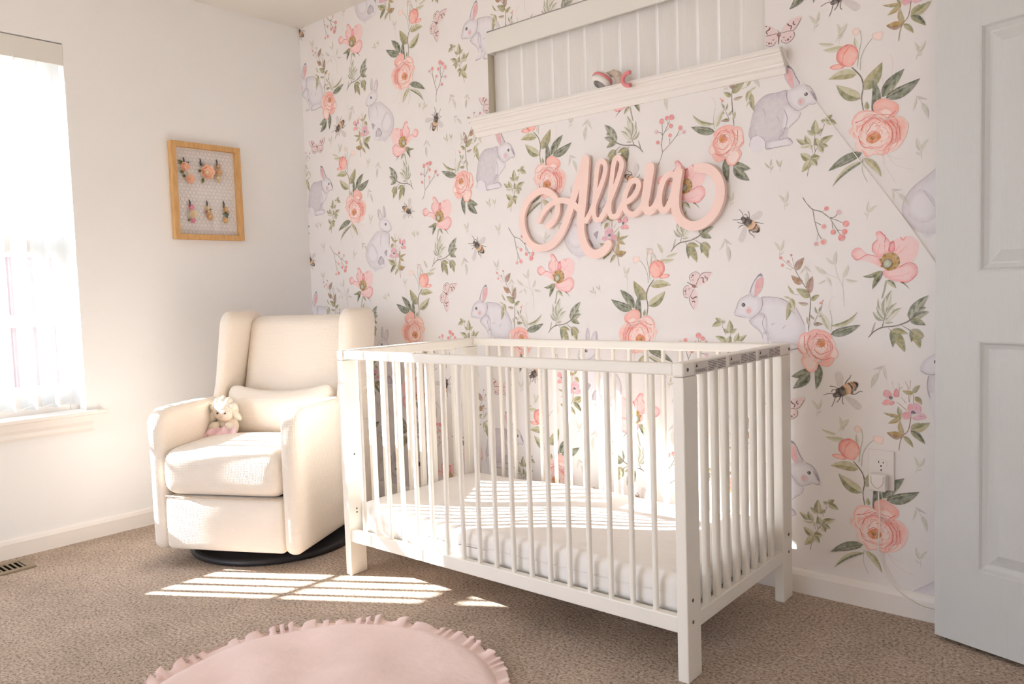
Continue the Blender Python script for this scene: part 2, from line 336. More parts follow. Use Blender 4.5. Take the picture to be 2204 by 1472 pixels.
# ------------------------------------------------------------------ printed wallpaper motifs
ART = json.loads(r'''{"peony_spray":[["S","pp",16,10,366,1506,396,1910,336,2144],["S","pp",16,10,138,1391,99,1718,124,2000],["S","pp",16,6,150,-599,211,-995,484,-1510],["S","pp",16,6,211,-608,454,-961,694,-1088,961,-1184],["S","pp",16,6,272,-681,485,-805,694,-849],["S","pp",13,6,119,-595,180,-1217],["L","pg","lg",108,0.1,-1221,2745,-1687,2883],["L","pg","lg",184,0.12,-961,2622,-1554,2654],["L","pg","lg",153,0.12,-1089,2880,-877,3255],["S","pg",13,10,-1058,2676,-1089,2880],["S","st2",29,19,-483,1852,-450,2218,-308,2509,-136,2694],["P","pp","pl",-121,2659,94,2578,140,2805,-28,2828,-151,2793],["S","st2",25,19,-562,1950,-513,2360,-448,2701,-479,2998],["O","pp","pl",114,-596,2977],["L","lg","pg",114,0.12,-560,2500,-622,2838],["L","og","lg",318,-0.15,-579,1758,-1393,1771],["L","og","mg",429,-0.12,-390,1267,118,1953],["L","mg","lg",381,0.15,-470,1054,-1162,1561],["S","st",29,41,-392,650,-445,1050,-399,1366,-468,1671,-721,1989],["L","lg","mg",146,0.12,-282,696,-313,929],["P","pd","pm",-1158,2303,-1124,2526,-912,2660,-719,2633,-560,2468,-545,2270,-689,2041,-850,2025,-1012,2108,-1109,2211],["P","pm","pc",-913,2447,-719,2568,-576,2407,-593,2183,-770,2009,-953,2129,-995,2301],["P","pd","pc",-1341,2126,-1110,2161,-931,2042,-1045,2000,-1275,2037],["S","pd",22,16,-751,2624,-929,2418,-995,2170],["L","dg","dg2",280,-0.2,-126,556,-142,1526],["L","dg","dg2",356,0.1,116,980,709,1651],["L","dg","dg2",356,-0.14,214,930,1110,1311],["S","lg",16,10,183,1000,516,1287,680,1569],["S","lg",16,10,274,983,576,1117,901,1212],["S","lg",13,6,335,1131,396,1278],["S","lg",13,6,486,1261,516,1413],["P","pe","pl",-634,-228,-411,-162,-348,-433,-571,-484],["P","pe","pc",-810,194,-632,314,-441,267,-394,-18,-570,-90,-762,38],["P","pm","pl",-728,346,-631,593,-408,692,-126,621,-64,433,-314,312,-568,238],["P","pm","pc",-120,652,-94,857,122,941,365,839,551,673,530,477,334,367,29,434],["P","pc","pl",-33,525,213,659,410,482,334,351,90,408],["P","pe","pc",304,372,605,370,798,133,783,-117,635,-412,424,-461,334,-48],["P","pe","pl",89,-333,455,-258,650,-350,515,-538,211,-624],["P","pm","pl",-443,-354,-159,-362,196,-461,165,-666,-98,-614,-317,-660],["P","pm","pl",-569,9,-473,272,-189,428,121,377,364,139,419,-189,288,-474,-97,-484,-411,-326],["P","pc","pl",-363,43,-267,304,-64,369,13,98,-190,-65],["P","pc","pl",28,192,213,227,364,-21,334,-304,120,-353,28,-66],["P","pm","pc",213,291,515,274,635,1,575,-308,455,-354,485,24],["S","pm",27,13,70,59,120,19,129,-37,93,-77],["S","pl",65,32,-62,-156,-142,-147,-201,-89,-203,-17],["S","pd",17,8,-75,170,-25,197,32,180,66,127],["S","pl",65,32,179,-29,198,-131,132,-204,21,-202],["S","pc",46,23,-249,-59,-310,6,-307,78,-243,120],["S","pm",27,13,139,127,230,66,258,-29,206,-104],["S","pl",65,32,-14,-249,-123,-266,-225,-205,-261,-102],["S","pd",17,8,-238,200,-203,277,-119,295,-29,245],["S","pm",27,13,251,18,307,-122,240,-242,92,-268],["S","pl",65,32,-198,-223,-343,-147,-401,-5,-337,114],["S","pd",17,8,20,272,121,283,203,225,223,130],["S","pl",65,32,192,-267,100,-366,-54,-365,-180,-263],["S","pc",46,23,-391,61,-439,161,-398,238,-290,254],["S","pm",27,13,279,111,387,-5,387,-142,277,-224],["S","pl",65,32,-51,-346,-256,-327,-411,-177,-415,8],["S","pd",17,8,-294,299,-143,414,76,377,223,216],["S","pm",27,13,367,-57,398,-245,274,-378,70,-374],["S","pl",65,32,-329,-233,-510,-74,-527,143,-369,273],["S","pd",17,8,217,264,355,217,422,108,385,-9],["S","pl",65,32,216,-369,127,-475,-22,-478,-151,-374],["S","pc",46,23,-404,291,-333,440,-161,479,16,388],["S","pm",27,13,410,30,506,-117,471,-260,324,-323],["S","pl",65,32,-250,-360,-444,-301,-553,-144,-516,24],["S","pd",17,8,-247,421,-69,513,151,450,284,271],["S","pm",27,13,422,-246,344,-464,100,-542,-156,-426],["S","pl",65,32,-529,-70,-637,182,-516,402,-247,444],["S","pd",17,8,262,328,508,154,571,-117,411,-309],["S","pl",65,32,-80,-478,-260,-505,-415,-408,-463,-237],["S","pc",46,23,-452,377,-268,567,42,550,275,342],["S","pm",27,13,506,-164,520,-388,358,-531,110,-509],["S","pl",65,32,-520,-208,-689,-72,-714,107,-581,231],["S","pd",17,8,77,480,334,440,516,250,520,18],["S","pm",27,13,328,-471,247,-613,84,-636,-81,-527],["S","pl",65,32,-636,153,-614,456,-341,613,-5,522],["P","or","or",-322,-143,-190,-16,-34,8,83,-164,-97,-290,-253,-257],["O","gd","or",51,-128,-139],["O","by","or",32,-221,-141],["O","by","or",32,-34,-121],["S","pd",32,19,-457,106,-378,290,-126,437,90,305],["S","pd",38,25,304,308,485,40,491,-263,400,-394],["S","pd",29,16,182,328,379,9,364,-309,181,-475],["S","pd",25,16,-544,-12,-443,-305,-285,-409],["S","pd",22,13,581,104,599,-311],["S","pd",25,13,-632,363,-409,425,-157,546],["S","pd",32,19,485,533,274,361,455,379],["S","pd",22,13,-284,47,-189,211,-80,307],["S","pd",19,13,-316,-79,-158,44,-3,4,89,-139],["S","pm",22,13,-253,-348,-35,-444,212,-383],["S","pm",19,13,-95,600,183,664,365,553],["L","dg","dg2",292,-0.1,-437,-519,-1409,-932],["L","dg2","lg",159,-0.2,-419,-767,-1288,-1405],["L","og","lg",203,0.15,-374,-691,87,-1277],["S","st2",19,10,-412,-653,-429,-1045,-288,-1391],["S","lg",13,10,-507,-575,-928,-751,-1259,-910]],"_peony_spray":[2.8093,1.4088],"rabbit_crouching":[["P","rs","rb",-587,233,-925,208,-1243,204,-1514,49,-1681,-229,-1796,-648,-1856,-976,-1693,-1207,-1289,-1445,-890,-1374,-756,-1141,-597,-789,-516,-478,-462,-139],["P","rb","rl",-669,-202,-311,-388,-173,-511,-237,-686,-469,-860,-573,-1006,-678,-1115,-780,-936,-724,-568],["P","rs","rb",-780,-936,-572,-918,-601,-1190,-473,-1272,-680,-1304,-875,-1250],["P","rs","rl",-1287,-1266,-888,-1248,-575,-1219,-427,-1341,-474,-1447,-891,-1463,-1268,-1486],["P","rl","rl",-1663,-1005,-1500,-1016,-1313,-1160,-1283,-1369,-1425,-1528,-1643,-1537,-1811,-1371,-1803,-1139],["P","rs","rb",-672,797,-605,957,-477,931,-352,708,-252,491,-178,353,-305,217,-458,258,-585,456,-660,620],["P","ep","ep",-645,866,-529,855,-428,748,-391,567,-382,244,-508,367,-609,585],["P","ro","rd",-645,903,-605,977,-503,948,-427,834,-555,897],["P","rb","rl",-587,208,-356,264,-103,314,96,227,243,28,328,-231,265,-341,67,-331,-159,-439,-337,-409,-514,-204,-589,9],["O","rb","ck",130,-145,-195],["O","ck","ep",65,-182,-188],["O","ey","ey",57,0,0],["O","rl","rl",15,-17,23],["P","rs","rd",120,76,243,4,328,-243,254,-193],["S","rd",12,10,-587,220,-925,208,-1243,204,-1514,49,-1652,-131],["S","rd",22,12,-582,207,-594,-15,-463,-287,-261,-452,-159,-439],["S","rd",12,10,-173,-511,-237,-686,-546,-922],["S","rd",17,15,-696,-322,-590,-615,-676,-952,-867,-1231,-575,-1226,-427,-1378],["S","rd",22,12,-1276,-1472,-891,-1463,-500,-1455],["S","rd",15,15,-1838,-1315,-1746,-1044,-1554,-1000],["S","rd",15,22,-1500,-1024,-1326,-1171,-1276,-1459],["S","ro",17,20,-605,970,-427,846,-302,574,-178,353],["S","rd",12,10,92,-311,253,-339,327,-279],["S","rd",10,7,-103,314,96,222,243,4,328,-231],["S","rd",10,7,-159,-439,67,-343],["S","rs",30,20,-933,-508,-830,-676,-910,-815],["S","rs",35,20,-1355,-183,-1278,-502],["S","rs",25,15,-676,-952,-730,-1145]],"_rabbit_crouching":[2.6031,1.5547],"ivy_sprig":[["S","st",20,15,-244,-887,-204,-664,-127,-377,-1,-172,-37,54,3,343],["S","st",15,12,-1,-172,99,-14],["S","st",15,10,150,272,249,500,286,616],["S","st",12,10,-76,-186,-112,16],["L","mg","lg",247,0.12,27,352,18,781],["L","lg","mg",158,0.12,27,352,-240,498],["L","lg","mg",163,0.12,40,350,229,484],["L","mg","lg",183,0.12,-144,57,-575,301],["L","mg","lg",193,0.12,-144,57,-301,360],["L","lg","pg",148,0.12,-154,47,-125,-86],["L","lg","pg",124,0.12,-154,59,-463,41],["L","mg","lg",213,0.12,99,-2,26,242],["L","mg","lg",208,0.12,111,9,538,233],["L","mg","lg",153,0.12,123,-5,391,-75],["L","mg","lg",188,0.12,111,-16,232,-233],["L","lg","mg",148,0.12,111,-4,247,160],["L","mg","lg",238,0.12,-147,-379,-439,-161],["L","og","lg",238,0.12,-147,-386,-419,-732],["L","mg","lg",238,0.12,-132,-388,145,-339],["L","mg","lg",188,0.12,-127,-396,50,-602],["L","lg","mg",153,0.12,323,695,517,849],["L","mg","lg",193,0.12,328,682,640,554],["L","lg","mg",124,0.12,311,697,177,731]],"_ivy_sprig":[2.6287,1.3959],"peony_twig":[["S","st",29,17,-238,598,-172,1448,-213,1799,-358,2037,-591,2426,-620,2545],["S","mv",15,12,-620,2515,-799,2641,-1039,2860],["S","mv",12,9,-740,2520,-920,2587],["S","mv",12,9,-650,2546,-736,2933],["S","mv",12,9,-739,2668,-852,2791],["O","bp","bp",52,-1084,2907],["O","bp","bp",52,-1034,2681],["O","mv","bp",41,-852,2785],["O","mv","bp",38,-751,2978],["L","og","mg",268,-0.1,-200,1647,-611,1926],["L","br","mv",245,0.12,-199,1769,-93,2305],["L","ru","br",233,0.12,-402,2082,-757,2350],["L","mv","br",245,0.12,-615,2500,-351,2883],["L","mg","og",157,0.12,-143,1544,105,1719],["L","lg","mv",122,0.12,-231,1443,-555,1497],["S","st2",15,12,-508,1732,-717,1781,-850,2021],["L","lg","og",87,0.12,-687,1765,-865,2037],["L","mg","og",187,0.12,-834,1516,-936,944],["L","og","lg",175,0.12,-808,1634,-667,1300],["L","pg","lg",76,0.12,-808,1634,-1005,1704],["L","pg","lg",82,0.12,-811,1337,-663,1128],["S","mv",17,12,-81,819,43,1096,159,1327,203,1529],["O","bl","bp",41,146,1472],["O","bl","bp",29,218,1544],["L","st2","mg",76,0.12,43,1148,-28,1358],["L","mg","st2",76,0.12,101,1206,188,1385],["L","st2","mg",76,0.12,-45,974,-190,1111],["L","mg","mv",128,0.12,-75,804,213,820],["L","st2","lg",99,0.12,-192,798,-278,1053],["L","mv","st2",64,0.12,86,1067,200,1066],["S","pp",15,9,373,1325,473,1611,614,1666],["L","mg","lg",140,-0.28,454,771,1238,1204],["L","lg","pg",192,-0.1,397,656,101,1212],["S","st2",15,12,445,604,483,921,415,1267],["L","dg","dg2",297,-0.08,439,512,1309,809],["L","dg","dg2",303,0.12,-168,-603,-786,-830],["L","dg","dg2",338,0.12,-204,-684,-739,-1209],["L","dg","dg2",268,0.12,47,-380,-17,-1198],["S","lg",15,9,-203,-640,-650,-779],["S","lg",15,9,-233,-700,-592,-1045],["S","lg",12,9,495,547,803,665,1161,766],["P","pm","pc",-342,449,-106,658,240,631,467,474,409,228,-196,260],["P","pe","pl",410,372,578,289,549,86,379,53],["P","pm","pl",-567,119,-505,447,-311,573,-181,393,-243,-80,-420,-129,-553,-14],["P","pc","pl",465,171,661,2,618,-201,377,-310,235,-125],["P","pm","pl",-481,-295,-347,-142,-82,-149,67,-364,-13,-608,-203,-664,-379,-514],["P","pm","pc",75,-393,349,-209,547,-203,476,-393,319,-487],["P","pm","pl",-343,272,-136,467,240,501,480,287,498,-2,235,-256,-54,-236,-286,-7],["P","pc","pl",-51,219,124,368,352,285,413,54,207,-111,-38,-1],["P","pc","pe",-225,274,-79,365,-52,72,-169,10],["S","pm",19,10,136,125,170,92,166,47,127,17],["S","pl",47,24,14,-33,-55,-23,-94,29,-76,89],["S","pd",12,6,-17,184,49,222,128,208,167,150],["S","pl",47,24,207,65,217,7,177,-41,111,-51],["S","pc",33,17,-121,45,-149,112,-113,177,-35,203],["S","pm",19,10,189,184,245,163,263,116,233,68],["S","pl",47,24,89,-92,26,-128,-41,-115,-78,-61],["S","pd",12,6,-129,164,-98,243,-12,280,77,255],["S","pm",19,10,253,149,306,100,302,35,242,-11],["S","pl",47,24,-27,-118,-149,-95,-214,1,-178,108],["S","pd",12,6,95,281,177,298,241,261,254,190],["S","pl",47,24,175,-111,124,-173,45,-184,-21,-138],["S","pc",33,17,-208,113,-227,188,-180,249,-91,263],["S","pm",19,10,146,297,284,268,355,158,314,38],["S","pl",47,24,47,-170,-48,-205,-136,-172,-168,-88],["S","pd",12,6,-98,289,27,371,183,351,269,243],["S","pm",19,10,343,123,380,-16,288,-143,125,-175],["S","pl",47,24,-201,-93,-309,-5,-311,126,-205,222],["S","pd",12,6,15,348,187,380,331,294,357,145],["S","pl",47,24,225,-159,80,-259,-106,-239,-209,-110],["S","pc",33,17,-219,244,-178,352,-66,401,56,366],["S","pm",19,10,369,188,450,114,444,18,353,-52],["S","pl",47,24,-82,-215,-198,-227,-275,-167,-272,-66],["S","pd",12,6,-118,349,12,443,178,430,281,320],["S","pm",19,10,412,41,417,-112,296,-229,119,-239],["S","pl",47,24,-319,-20,-400,85,-369,206,-243,277],["S","pd",12,6,323,316,461,244,499,108,414,-16],["S","pl",47,24,147,-254,-2,-330,-164,-294,-245,-166],["S","pc",33,17,-174,361,-109,460,7,484,113,421],["S","pm",19,10,421,-58,429,-169,350,-243,222,-243],["S","pl",47,24,-247,-194,-423,-80,-446,116,-301,268],["S","pd",12,6,-107,416,84,511,294,460,394,296],["S","pm",19,10,366,-170,265,-321,75,-370,-95,-287],["S","pl",47,24,-397,63,-462,173,-414,279,-279,326],["O","or","or",134,158,258],["O","gd","or",47,109,324],["O","by","or",47,195,209],["S","pd",26,15,-356,479,-359,154,-258,-95],["S","pd",26,17,-165,510,-261,215,-140,-77,33,-254],["S","pd",26,15,-97,-135,177,-273,477,-190],["S","pd",23,15,-52,28,121,-105,379,-5],["S","pd",20,15,-7,249,65,119,280,153],["S","pd",20,15,-538,61,-376,-143],["S","pd",17,12,268,457,409,286,436,55],["S","pd",17,12,39,571,-49,395],["S","pm",17,12,-437,-382,-347,-201,-141,-195]],"_peony_twig":[2.6282,0.7725],"rabbit_walking":[["P","rb","rl",589,236,966,241,1304,169,1605,-20,1842,-348,2002,-702,1969,-1086,1654,-1300,1104,-1312,764,-1014,579,-587,488,-220],["P","rs","rl",195,-480,488,-251,771,-374,797,-891,810,-1120,636,-1122,591,-893,386,-680],["P","rs","rl",622,-924,828,-891,840,-1195,760,-1365,505,-1416,442,-1356,635,-1230],["P","rs","rl",886,-1270,1290,-1187,1774,-1268,1833,-1385,1410,-1455,947,-1452],["P","rb","rl",-327,-261,-241,-59,-122,188,174,330,431,300,620,144,632,-99,454,-342,228,-440,1,-409,-163,-377,-295,-346],["P","rs","rl",223,360,307,640,438,880,598,1001,691,841,663,569,533,359,382,225],["P","ep","ep",420,698,565,860,682,841,657,599,560,419,382,265],["P","ro","rd",470,909,599,1008,661,917,534,913],["O","rl","ck",159,183,-172],["O","ck","ep",83,183,-203],["O","ey","ey",67,0,0],["O","rl","rl",16,-19,19],["S","rd",29,16,614,236,656,22,526,-251,260,-456],["S","rd",16,13,621,236,966,238,1304,169,1561,25],["S","rd",16,10,1725,-111,1871,-378,1993,-643],["S","rd",19,13,195,-502,264,-625,544,-863,668,-1091],["S","rd",19,13,715,-344,642,-618,771,-952,800,-1120],["S","ro",22,16,216,375,340,700,573,987],["S","rd",16,13,-320,-261,-241,-75,-122,181,213,351],["S","rd",19,13,-295,-346,-130,-377,50,-421],["S","rs",45,25,925,-647,1050,-586],["S","rs",38,25,1295,-766,1418,-645],["S","rd",19,16,473,-1402,760,-1365],["S","rd",19,16,916,-1452,1410,-1455,1818,-1380]],"_rabbit_walking":[2.3927,0.9171],"anemone":[["S","st2",61,46,-56,-644,-113,-921,-176,-1165],["L","dg2","lg",148,0.12,-38,-645,209,-882],["L","dg","dg2",66,0.25,-100,-556,566,-917],["P","al","al",-187,-308,-427,-138,-811,1,-528,-26,-237,-147],["P","ap","al",-1033,148,-966,307,-784,342,-579,142,-249,53,-187,-255,-376,-87,-605,31,-863,-15],["P","al","al",136,150,99,415,222,537,416,576,608,589,787,422,803,241,728,-38,537,-196,319,-147],["P","ap","al",-446,236,-425,421,-311,547,-349,735,-223,792,-98,638,50,470,136,203,-74,96,-275,35],["P","ad","ap",-5,237,50,418,153,469,173,227,74,154],["P","ap","al",-145,-363,221,-273,513,-177,704,-212,780,-349,733,-528,537,-708,319,-701,73,-641,-100,-529],["P","al","al",24,-476,368,-449,561,-496,368,-593,123,-558],["O","gl","gl",266,49,-102],["O","gd","gl",36,-99,84],["O","gd","gl",33,124,125],["O","gd","gl",36,246,-13],["O","gd","gl",33,283,-145],["O","gd","gl",36,172,-297],["O","gd","gl",36,0,-329],["O","gd","gl",36,-175,-229],["O","gd","gl",33,-212,-42],["O","by","by",33,25,104],["O","by","by",41,185,-141],["O","by","by",36,-124,-46],["O","gd","gd",148,-20,-157],["O","gc","wh",118,-25,-162],["S","ad",18,13,-1033,148,-876,-14,-579,124,-300,37],["S","ad",18,10,-436,236,-425,421,-311,541],["S","ad",23,13,-223,773,-74,610,-111,441],["S","ad",18,13,13,184,45,413,148,490],["S","ad",20,10,282,-276,537,-157,716,-212],["S","ad",15,10,319,-701,537,-703,757,-503],["S","ad",20,10,319,583,392,487,464,573],["S","ap",15,10,173,148,319,374],["S","ap",15,10,222,67,513,336],["S","ap",13,8,-300,122,-224,435],["S","ap",13,8,-99,137,-99,401],["S","ap",13,10,24,-542,319,-526,561,-444],["S","ad",15,10,-915,-7,-837,-24],["L","dg","mg",148,0.2,-170,-362,-709,-507],["L","dg","mg",179,-0.1,-162,-376,-441,-892]],"_anemone":[2.8374,1.0474],"lobed_leaf_branch":[["S","st2",52,36,-468,-178,-365,146],["L","st2","pg",309,0.12,-100,213,88,1086],["L","st2","pg",170,0.12,-100,266,-280,861],["L","st2","pg",196,0.12,-125,208,-433,461],["L","st2","pg",139,0.12,-105,240,-326,621],["L","st2","pg",216,0.12,-80,173,363,573],["L","st2","pg",170,0.12,-75,266,228,720],["L","st2","pg",180,0.12,-79,320,-74,905],["L","pg","st2",103,0.12,-100,133,137,147],["L","dg2","st2",340,0.12,564,208,1054,913],["L","dg2","st2",237,0.12,612,234,1074,445],["L","mg","dg2",211,0.12,576,208,978,71],["L","dg2","st2",165,0.12,569,260,648,552],["L","dg2","st2",144,0.12,708,447,779,758],["L","dg2","st2",129,0.12,803,473,992,574],["L","mg","og",299,0.12,57,-74,438,-704],["L","mg","og",186,0.12,75,-85,520,-181],["L","mg","dg2",170,0.12,70,-101,111,-571],["L","og","mg",144,0.12,223,-396,443,-419],["L","mg","og",253,0.12,583,-62,840,-589],["L","mg","og",191,0.12,600,-70,951,-259],["L","mg","dg2",139,0.12,593,-80,617,-415],["L","og","mg",103,0.12,732,-309,922,-280],["S","st",26,41,-558,-301,-404,-124,-175,-1,223,54,540,187,732,369],["S","st",21,13,-175,-1,-112,266,-37,585],["S","st",15,21,370,55,612,-101],["S","st",15,15,0,-13,99,-132],["S","lg",10,8,-37,506,76,902],["S","mg",13,8,99,-132,321,-500],["S","mg",13,8,612,-101,780,-439],["S","dg2",13,8,732,369,991,781]],"_lobed_leaf_branch":[2.8372,0.8462],"berry_branch":[["S","st",24,24,-692,799,-571,599,-383,400,-130,304,119,103],["S","st",24,19,119,103,249,112,340,183],["S","st",21,16,132,95,327,13,494,-79],["S","st",21,16,132,82,261,-140,415,-402],["S","st",15,13,190,-42,202,-228],["S","st",15,12,338,-278,480,-301],["S","st",20,16,-383,400,-332,67,-228,-329,-123,-524],["S","st2",15,12,-228,-343,-269,-554],["S","st",16,16,-306,11,-133,-96],["S","st2",12,11,-117,309,-24,334],["O","bp","bp",69,29,389],["O","bq","bq",74,392,244],["O","bp","bl",95,596,-114],["O","bp","bl",79,556,-340],["O","bp","bp",103,466,-511],["O","bp","bl",79,221,-335],["O","bl","bp",72,-54,-149],["O","bl","bp",85,-70,-614],["O","bq","bl",69,-284,-661]],"_berry_branch":[2.659,1.1656],"rabbit_sitting":[["O","rl","rb",169,-878,-2065],["P","rb","rl",-653,-293,-193,-300,191,-407,249,-783,140,-1201,34,-1569,-4,-1834,-351,-2060,-944,-2095,-1316,-1887,-1548,-1487,-1500,-1106,-1284,-791,-966,-540],["P","rb","rl",-1295,-954,-988,-864,-676,-1262,-703,-1666,-1094,-1783,-1415,-1439],["P","rl","rl",-113,-973,179,-911,133,-1307,13,-1888,-193,-1879,-122,-1427],["P","rd","rs",-687,-1748,-458,-1468,-248,-1635,-249,-1909,-508,-1897],["P","rd","rd",-175,-1290,28,-1208,-52,-1497,-108,-1401],["P","rb","rl",-507,-1891,-172,-1866,-97,-1990,-349,-2033],["P","rs","rb",-170,684,-95,877,-13,750,31,481,-21,313,-150,350],["P","rs","rb",-547,531,-487,745,-356,701,-256,506,-178,246,-369,182,-493,339],["P","ck","rl",-451,523,-403,625,-308,484,-258,293,-363,275],["P","rb","rl",-465,123,-238,278,48,227,291,62,419,-160,388,-321,173,-374,-152,-308,-392,-156,-495,-9],["O","ey","ey",64,0,0],["O","rl","rl",17,-20,15],["S","rd",20,14,-400,-150,-152,-308,173,-374,392,-263],["S","rs",27,20,-990,-891,-760,-1257,-624,-1440],["S","rs",20,17,-655,-319,-1284,-791,-1529,-1214,-1491,-1600,-1191,-1948],["S","rd",17,14,203,-408,232,-729,150,-1042],["S","rd",17,14,-451,336,-508,608,-479,739],["S","rd",20,14,-68,343,-33,566,-92,863],["S","rs",34,20,-371,-474,-448,-1006]],"_rabbit_sitting":[0.6186,1.3192],"blossom_spray":[["S","br",27,24,-245,-1079,-201,-787,-129,-622,14,-436,86,-24],["S","br",18,15,-29,123,-302,354],["S","mv",15,12,149,322,142,601],["S","mv",15,12,43,362,64,565],["S","mv",15,12,-43,324,-172,488],["S","mv",12,9,-215,673,-244,906],["S","mv",10,7,-215,751,-129,787],["S","mv",12,9,28,749,-72,961],["S","mv",10,7,57,751,71,1000],["S","pp",12,9,-389,710,-440,990],["S","mv",10,9,28,376,0,779],["L","og","go",138,0.12,142,629,-146,689],["L","og","mg",141,0.12,142,629,327,877],["L","mg","go",156,0.12,182,526,370,319],["L","mg","go",111,0.12,-172,-64,-665,11],["L","mg","lg",129,0.12,-184,-49,-255,216],["L","go","og",156,0.12,-172,-67,-540,-300],["L","go","og",156,0.12,-129,-622,-219,-187],["L","br","go",257,0.12,-136,-631,-570,-573],["L","mg","og",141,0.12,-120,-637,139,-943],["L","mg","og",269,-0.1,71,-447,586,-184],["L","og","mg",144,0.12,86,-430,314,-204],["L","dg","mg",186,0.12,71,-465,455,-816],["S","lg",12,7,86,-438,340,-375,507,-252],["P","fp","fp",-621,680,-506,663,-433,518,-536,456,-657,512,-669,582],["P","ad","fp",-372,503,-370,648,-302,743,-247,639,-256,510],["P","fp","ap",-696,279,-610,396,-475,389,-492,274,-610,234],["P","ad","fp",-495,274,-419,377,-353,319,-434,247],["O","fc","fc",51,-460,461],["P","fl","fp",0,122,11,300,117,323,121,126],["P","fp","fl",125,131,125,290,227,343,346,244,318,84,213,45],["P","fl","fp",-162,0,-57,92,88,69,74,-75,-57,-148,-143,-93],["P","fp","fl",111,-72,297,24,395,65,490,-41,368,-113,199,-143],["O","fc","fc",51,135,81],["O","fc","fc",33,178,68],["S","ad",12,9,213,187,227,266],["S","ad",15,9,311,-37,423,-13]],"_blossom_spray":[2.8887,0.5945],"bee":[["P","bw","bw",-260,101,-315,301,-333,484,-220,556,-127,493,-72,361,-110,148],["P","bw","bw",-93,-159,81,-379,264,-562,400,-558,447,-448,219,-245],["S","bs",25,19,-496,93,-363,85,-251,53],["S","bs",25,17,-440,-84,-392,-13,-289,-7],["S","bs",17,21,-688,-202,-526,-138,-365,-138],["S","bs",23,19,-328,-252,-366,-390,-438,-551],["S","bs",32,19,-159,-212,-225,-332,-291,-404],["S","bs",32,21,-98,-179,-113,-373,-62,-437],["S","bs",32,17,-27,190,38,299,112,389,140,467],["S","bs",32,17,110,-99,256,-109,402,-14,483,-29],["P","bt","bt",-129,118,-36,180,130,258,267,271,350,220,341,115,257,4,174,-87,82,-112,-19,-157,-74,-24],["S","bb",60,60,52,219,143,142,184,30,165,-100],["S","br",41,41,130,247,221,175,239,71,220,-25],["S","bb",57,53,212,262,303,189,280,64,252,-4],["P","bb","bb",258,270,350,220,341,115,303,122],["P","bb","bb",-298,21,-185,66,-101,124,-32,46,4,-57,-17,-150,-149,-216,-262,-223,-308,-95],["S","by",47,47,-23,75,28,-18,22,-133],["P","bb","bb",-398,-174,-336,-97,-266,-122,-238,-222,-346,-248]],"_bee":[2.7173,0.6559],"butterfly":[["P","fw","fw",66,22,148,255,227,334,384,451,588,472,695,422,598,321,507,184,377,77,221,23],["P","fw","fw",14,35,-115,157,-176,278,-136,407,9,493,139,481,222,393,174,266,80,69],["P","fw","fw",-1,-71,115,-274,138,-428,106,-629,24,-800,-54,-760,-145,-590,-195,-423,-110,-282],["P","fw","fw",-40,-34,-144,4,-276,41,-397,-61,-417,-203,-363,-354,-231,-392,-137,-305,-69,-164],["P","fl","fw",280,403,409,456,613,465,509,324,382,364],["P","fl","fw",-192,-434,-49,-520,27,-628,-41,-757,-143,-590],["S","fd",37,37,246,287,342,277,340,166,384,124],["S","fd",35,35,401,357,445,280,498,268,481,179],["S","fd",40,40,-118,-347,-47,-419,19,-369,117,-355],["S","fd",35,35,-82,-537,-22,-491,35,-551],["S","fd",15,15,-115,157,-172,278,-137,401,9,491,139,479,222,387],["S","fd",15,15,-196,29,-276,39,-395,-61,-415,-203,-360,-354,-218,-390],["S","fd",20,15,66,39,161,231,280,412,409,456,658,456],["S","fd",20,15,-17,-70,-124,-293,-192,-417,-143,-590,-28,-775],["S","fl",12,10,14,35,-10,178],["S","fl",12,10,-40,-23,-199,-78],["O","fd","fd",32,-32,379],["O","fd","fd",21,-79,319],["O","fd","fd",34,-332,-148],["O","fd","fd",19,-302,-75],["O","fd","fd",20,-314,-244],["O","fd","fd",20,-32,223],["O","fd","fd",16,54,421],["O","fd","fd",19,-185,-78],["S","fb",35,22,0,9,-129,87,-257,156],["P","fb","fb",-72,26,14,68,60,-2,28,-57,-33,-37],["S","fd",10,6,39,-13,143,-28]],"_butterfly":[2.2161,0.9824],"grass_sprig":[["S","ws",16,10,-29,-227,-20,105],["L","ws","lg",63,0.12,-36,-77,-226,131],["L","ws","lg",68,0.12,-24,-10,8,208],["L","ws","lg",52,0.12,-26,-137,85,-16],["S","ws",13,10,262,-211,278,-10],["L","ws","lg",63,0.12,269,-72,161,170],["L","ws","lg",58,0.12,277,-60,345,139]],"_grass_sprig":[2.4923,1.3541],"faint_branch":[["S","ws",17,14,162,-885,137,-345,0,28,-104,374],["S","ws",14,11,-14,-28,-364,128],["L","pg","ws",124,0.15,-350,121,-697,387],["S","ws",14,11,137,-317,133,24],["L","pg","ws",124,-0.15,133,9,283,362],["L","ws","pg",101,-0.15,199,-69,579,-132],["L","pg","ws",79,0.12,-109,397,-367,615],["L","pg","ws",124,0.1,-101,374,-51,797],["L","ws","pg",73,0.12,-337,12,-220,-279],["L","pg","ws",56,0.12,-394,-72,-623,-181]],"_faint_branch":[2.6955,0.9959],"drooping_sprig":[["L","ws","rs",67,-0.1,-102,292,192,152],["L","ws","pg",73,0.12,-108,268,-195,-97],["L","wh","ws",139,0.12,37,71,193,-381],["S","ws",15,12,-125,309,-44,210,43,55]],"_drooping_sprig":[2.9213,1.4636],"forked_sprig":[["S","ws",21,15,0,-257,-14,2],["L","ws","pg",121,0.12,-9,-46,-131,339],["L","ws","pg",103,0.12,0,-16,178,261],["L","ws","pg",67,0.12,-20,-138,-145,-43]],"_forked_sprig":[2.9243,1.3445]}''')
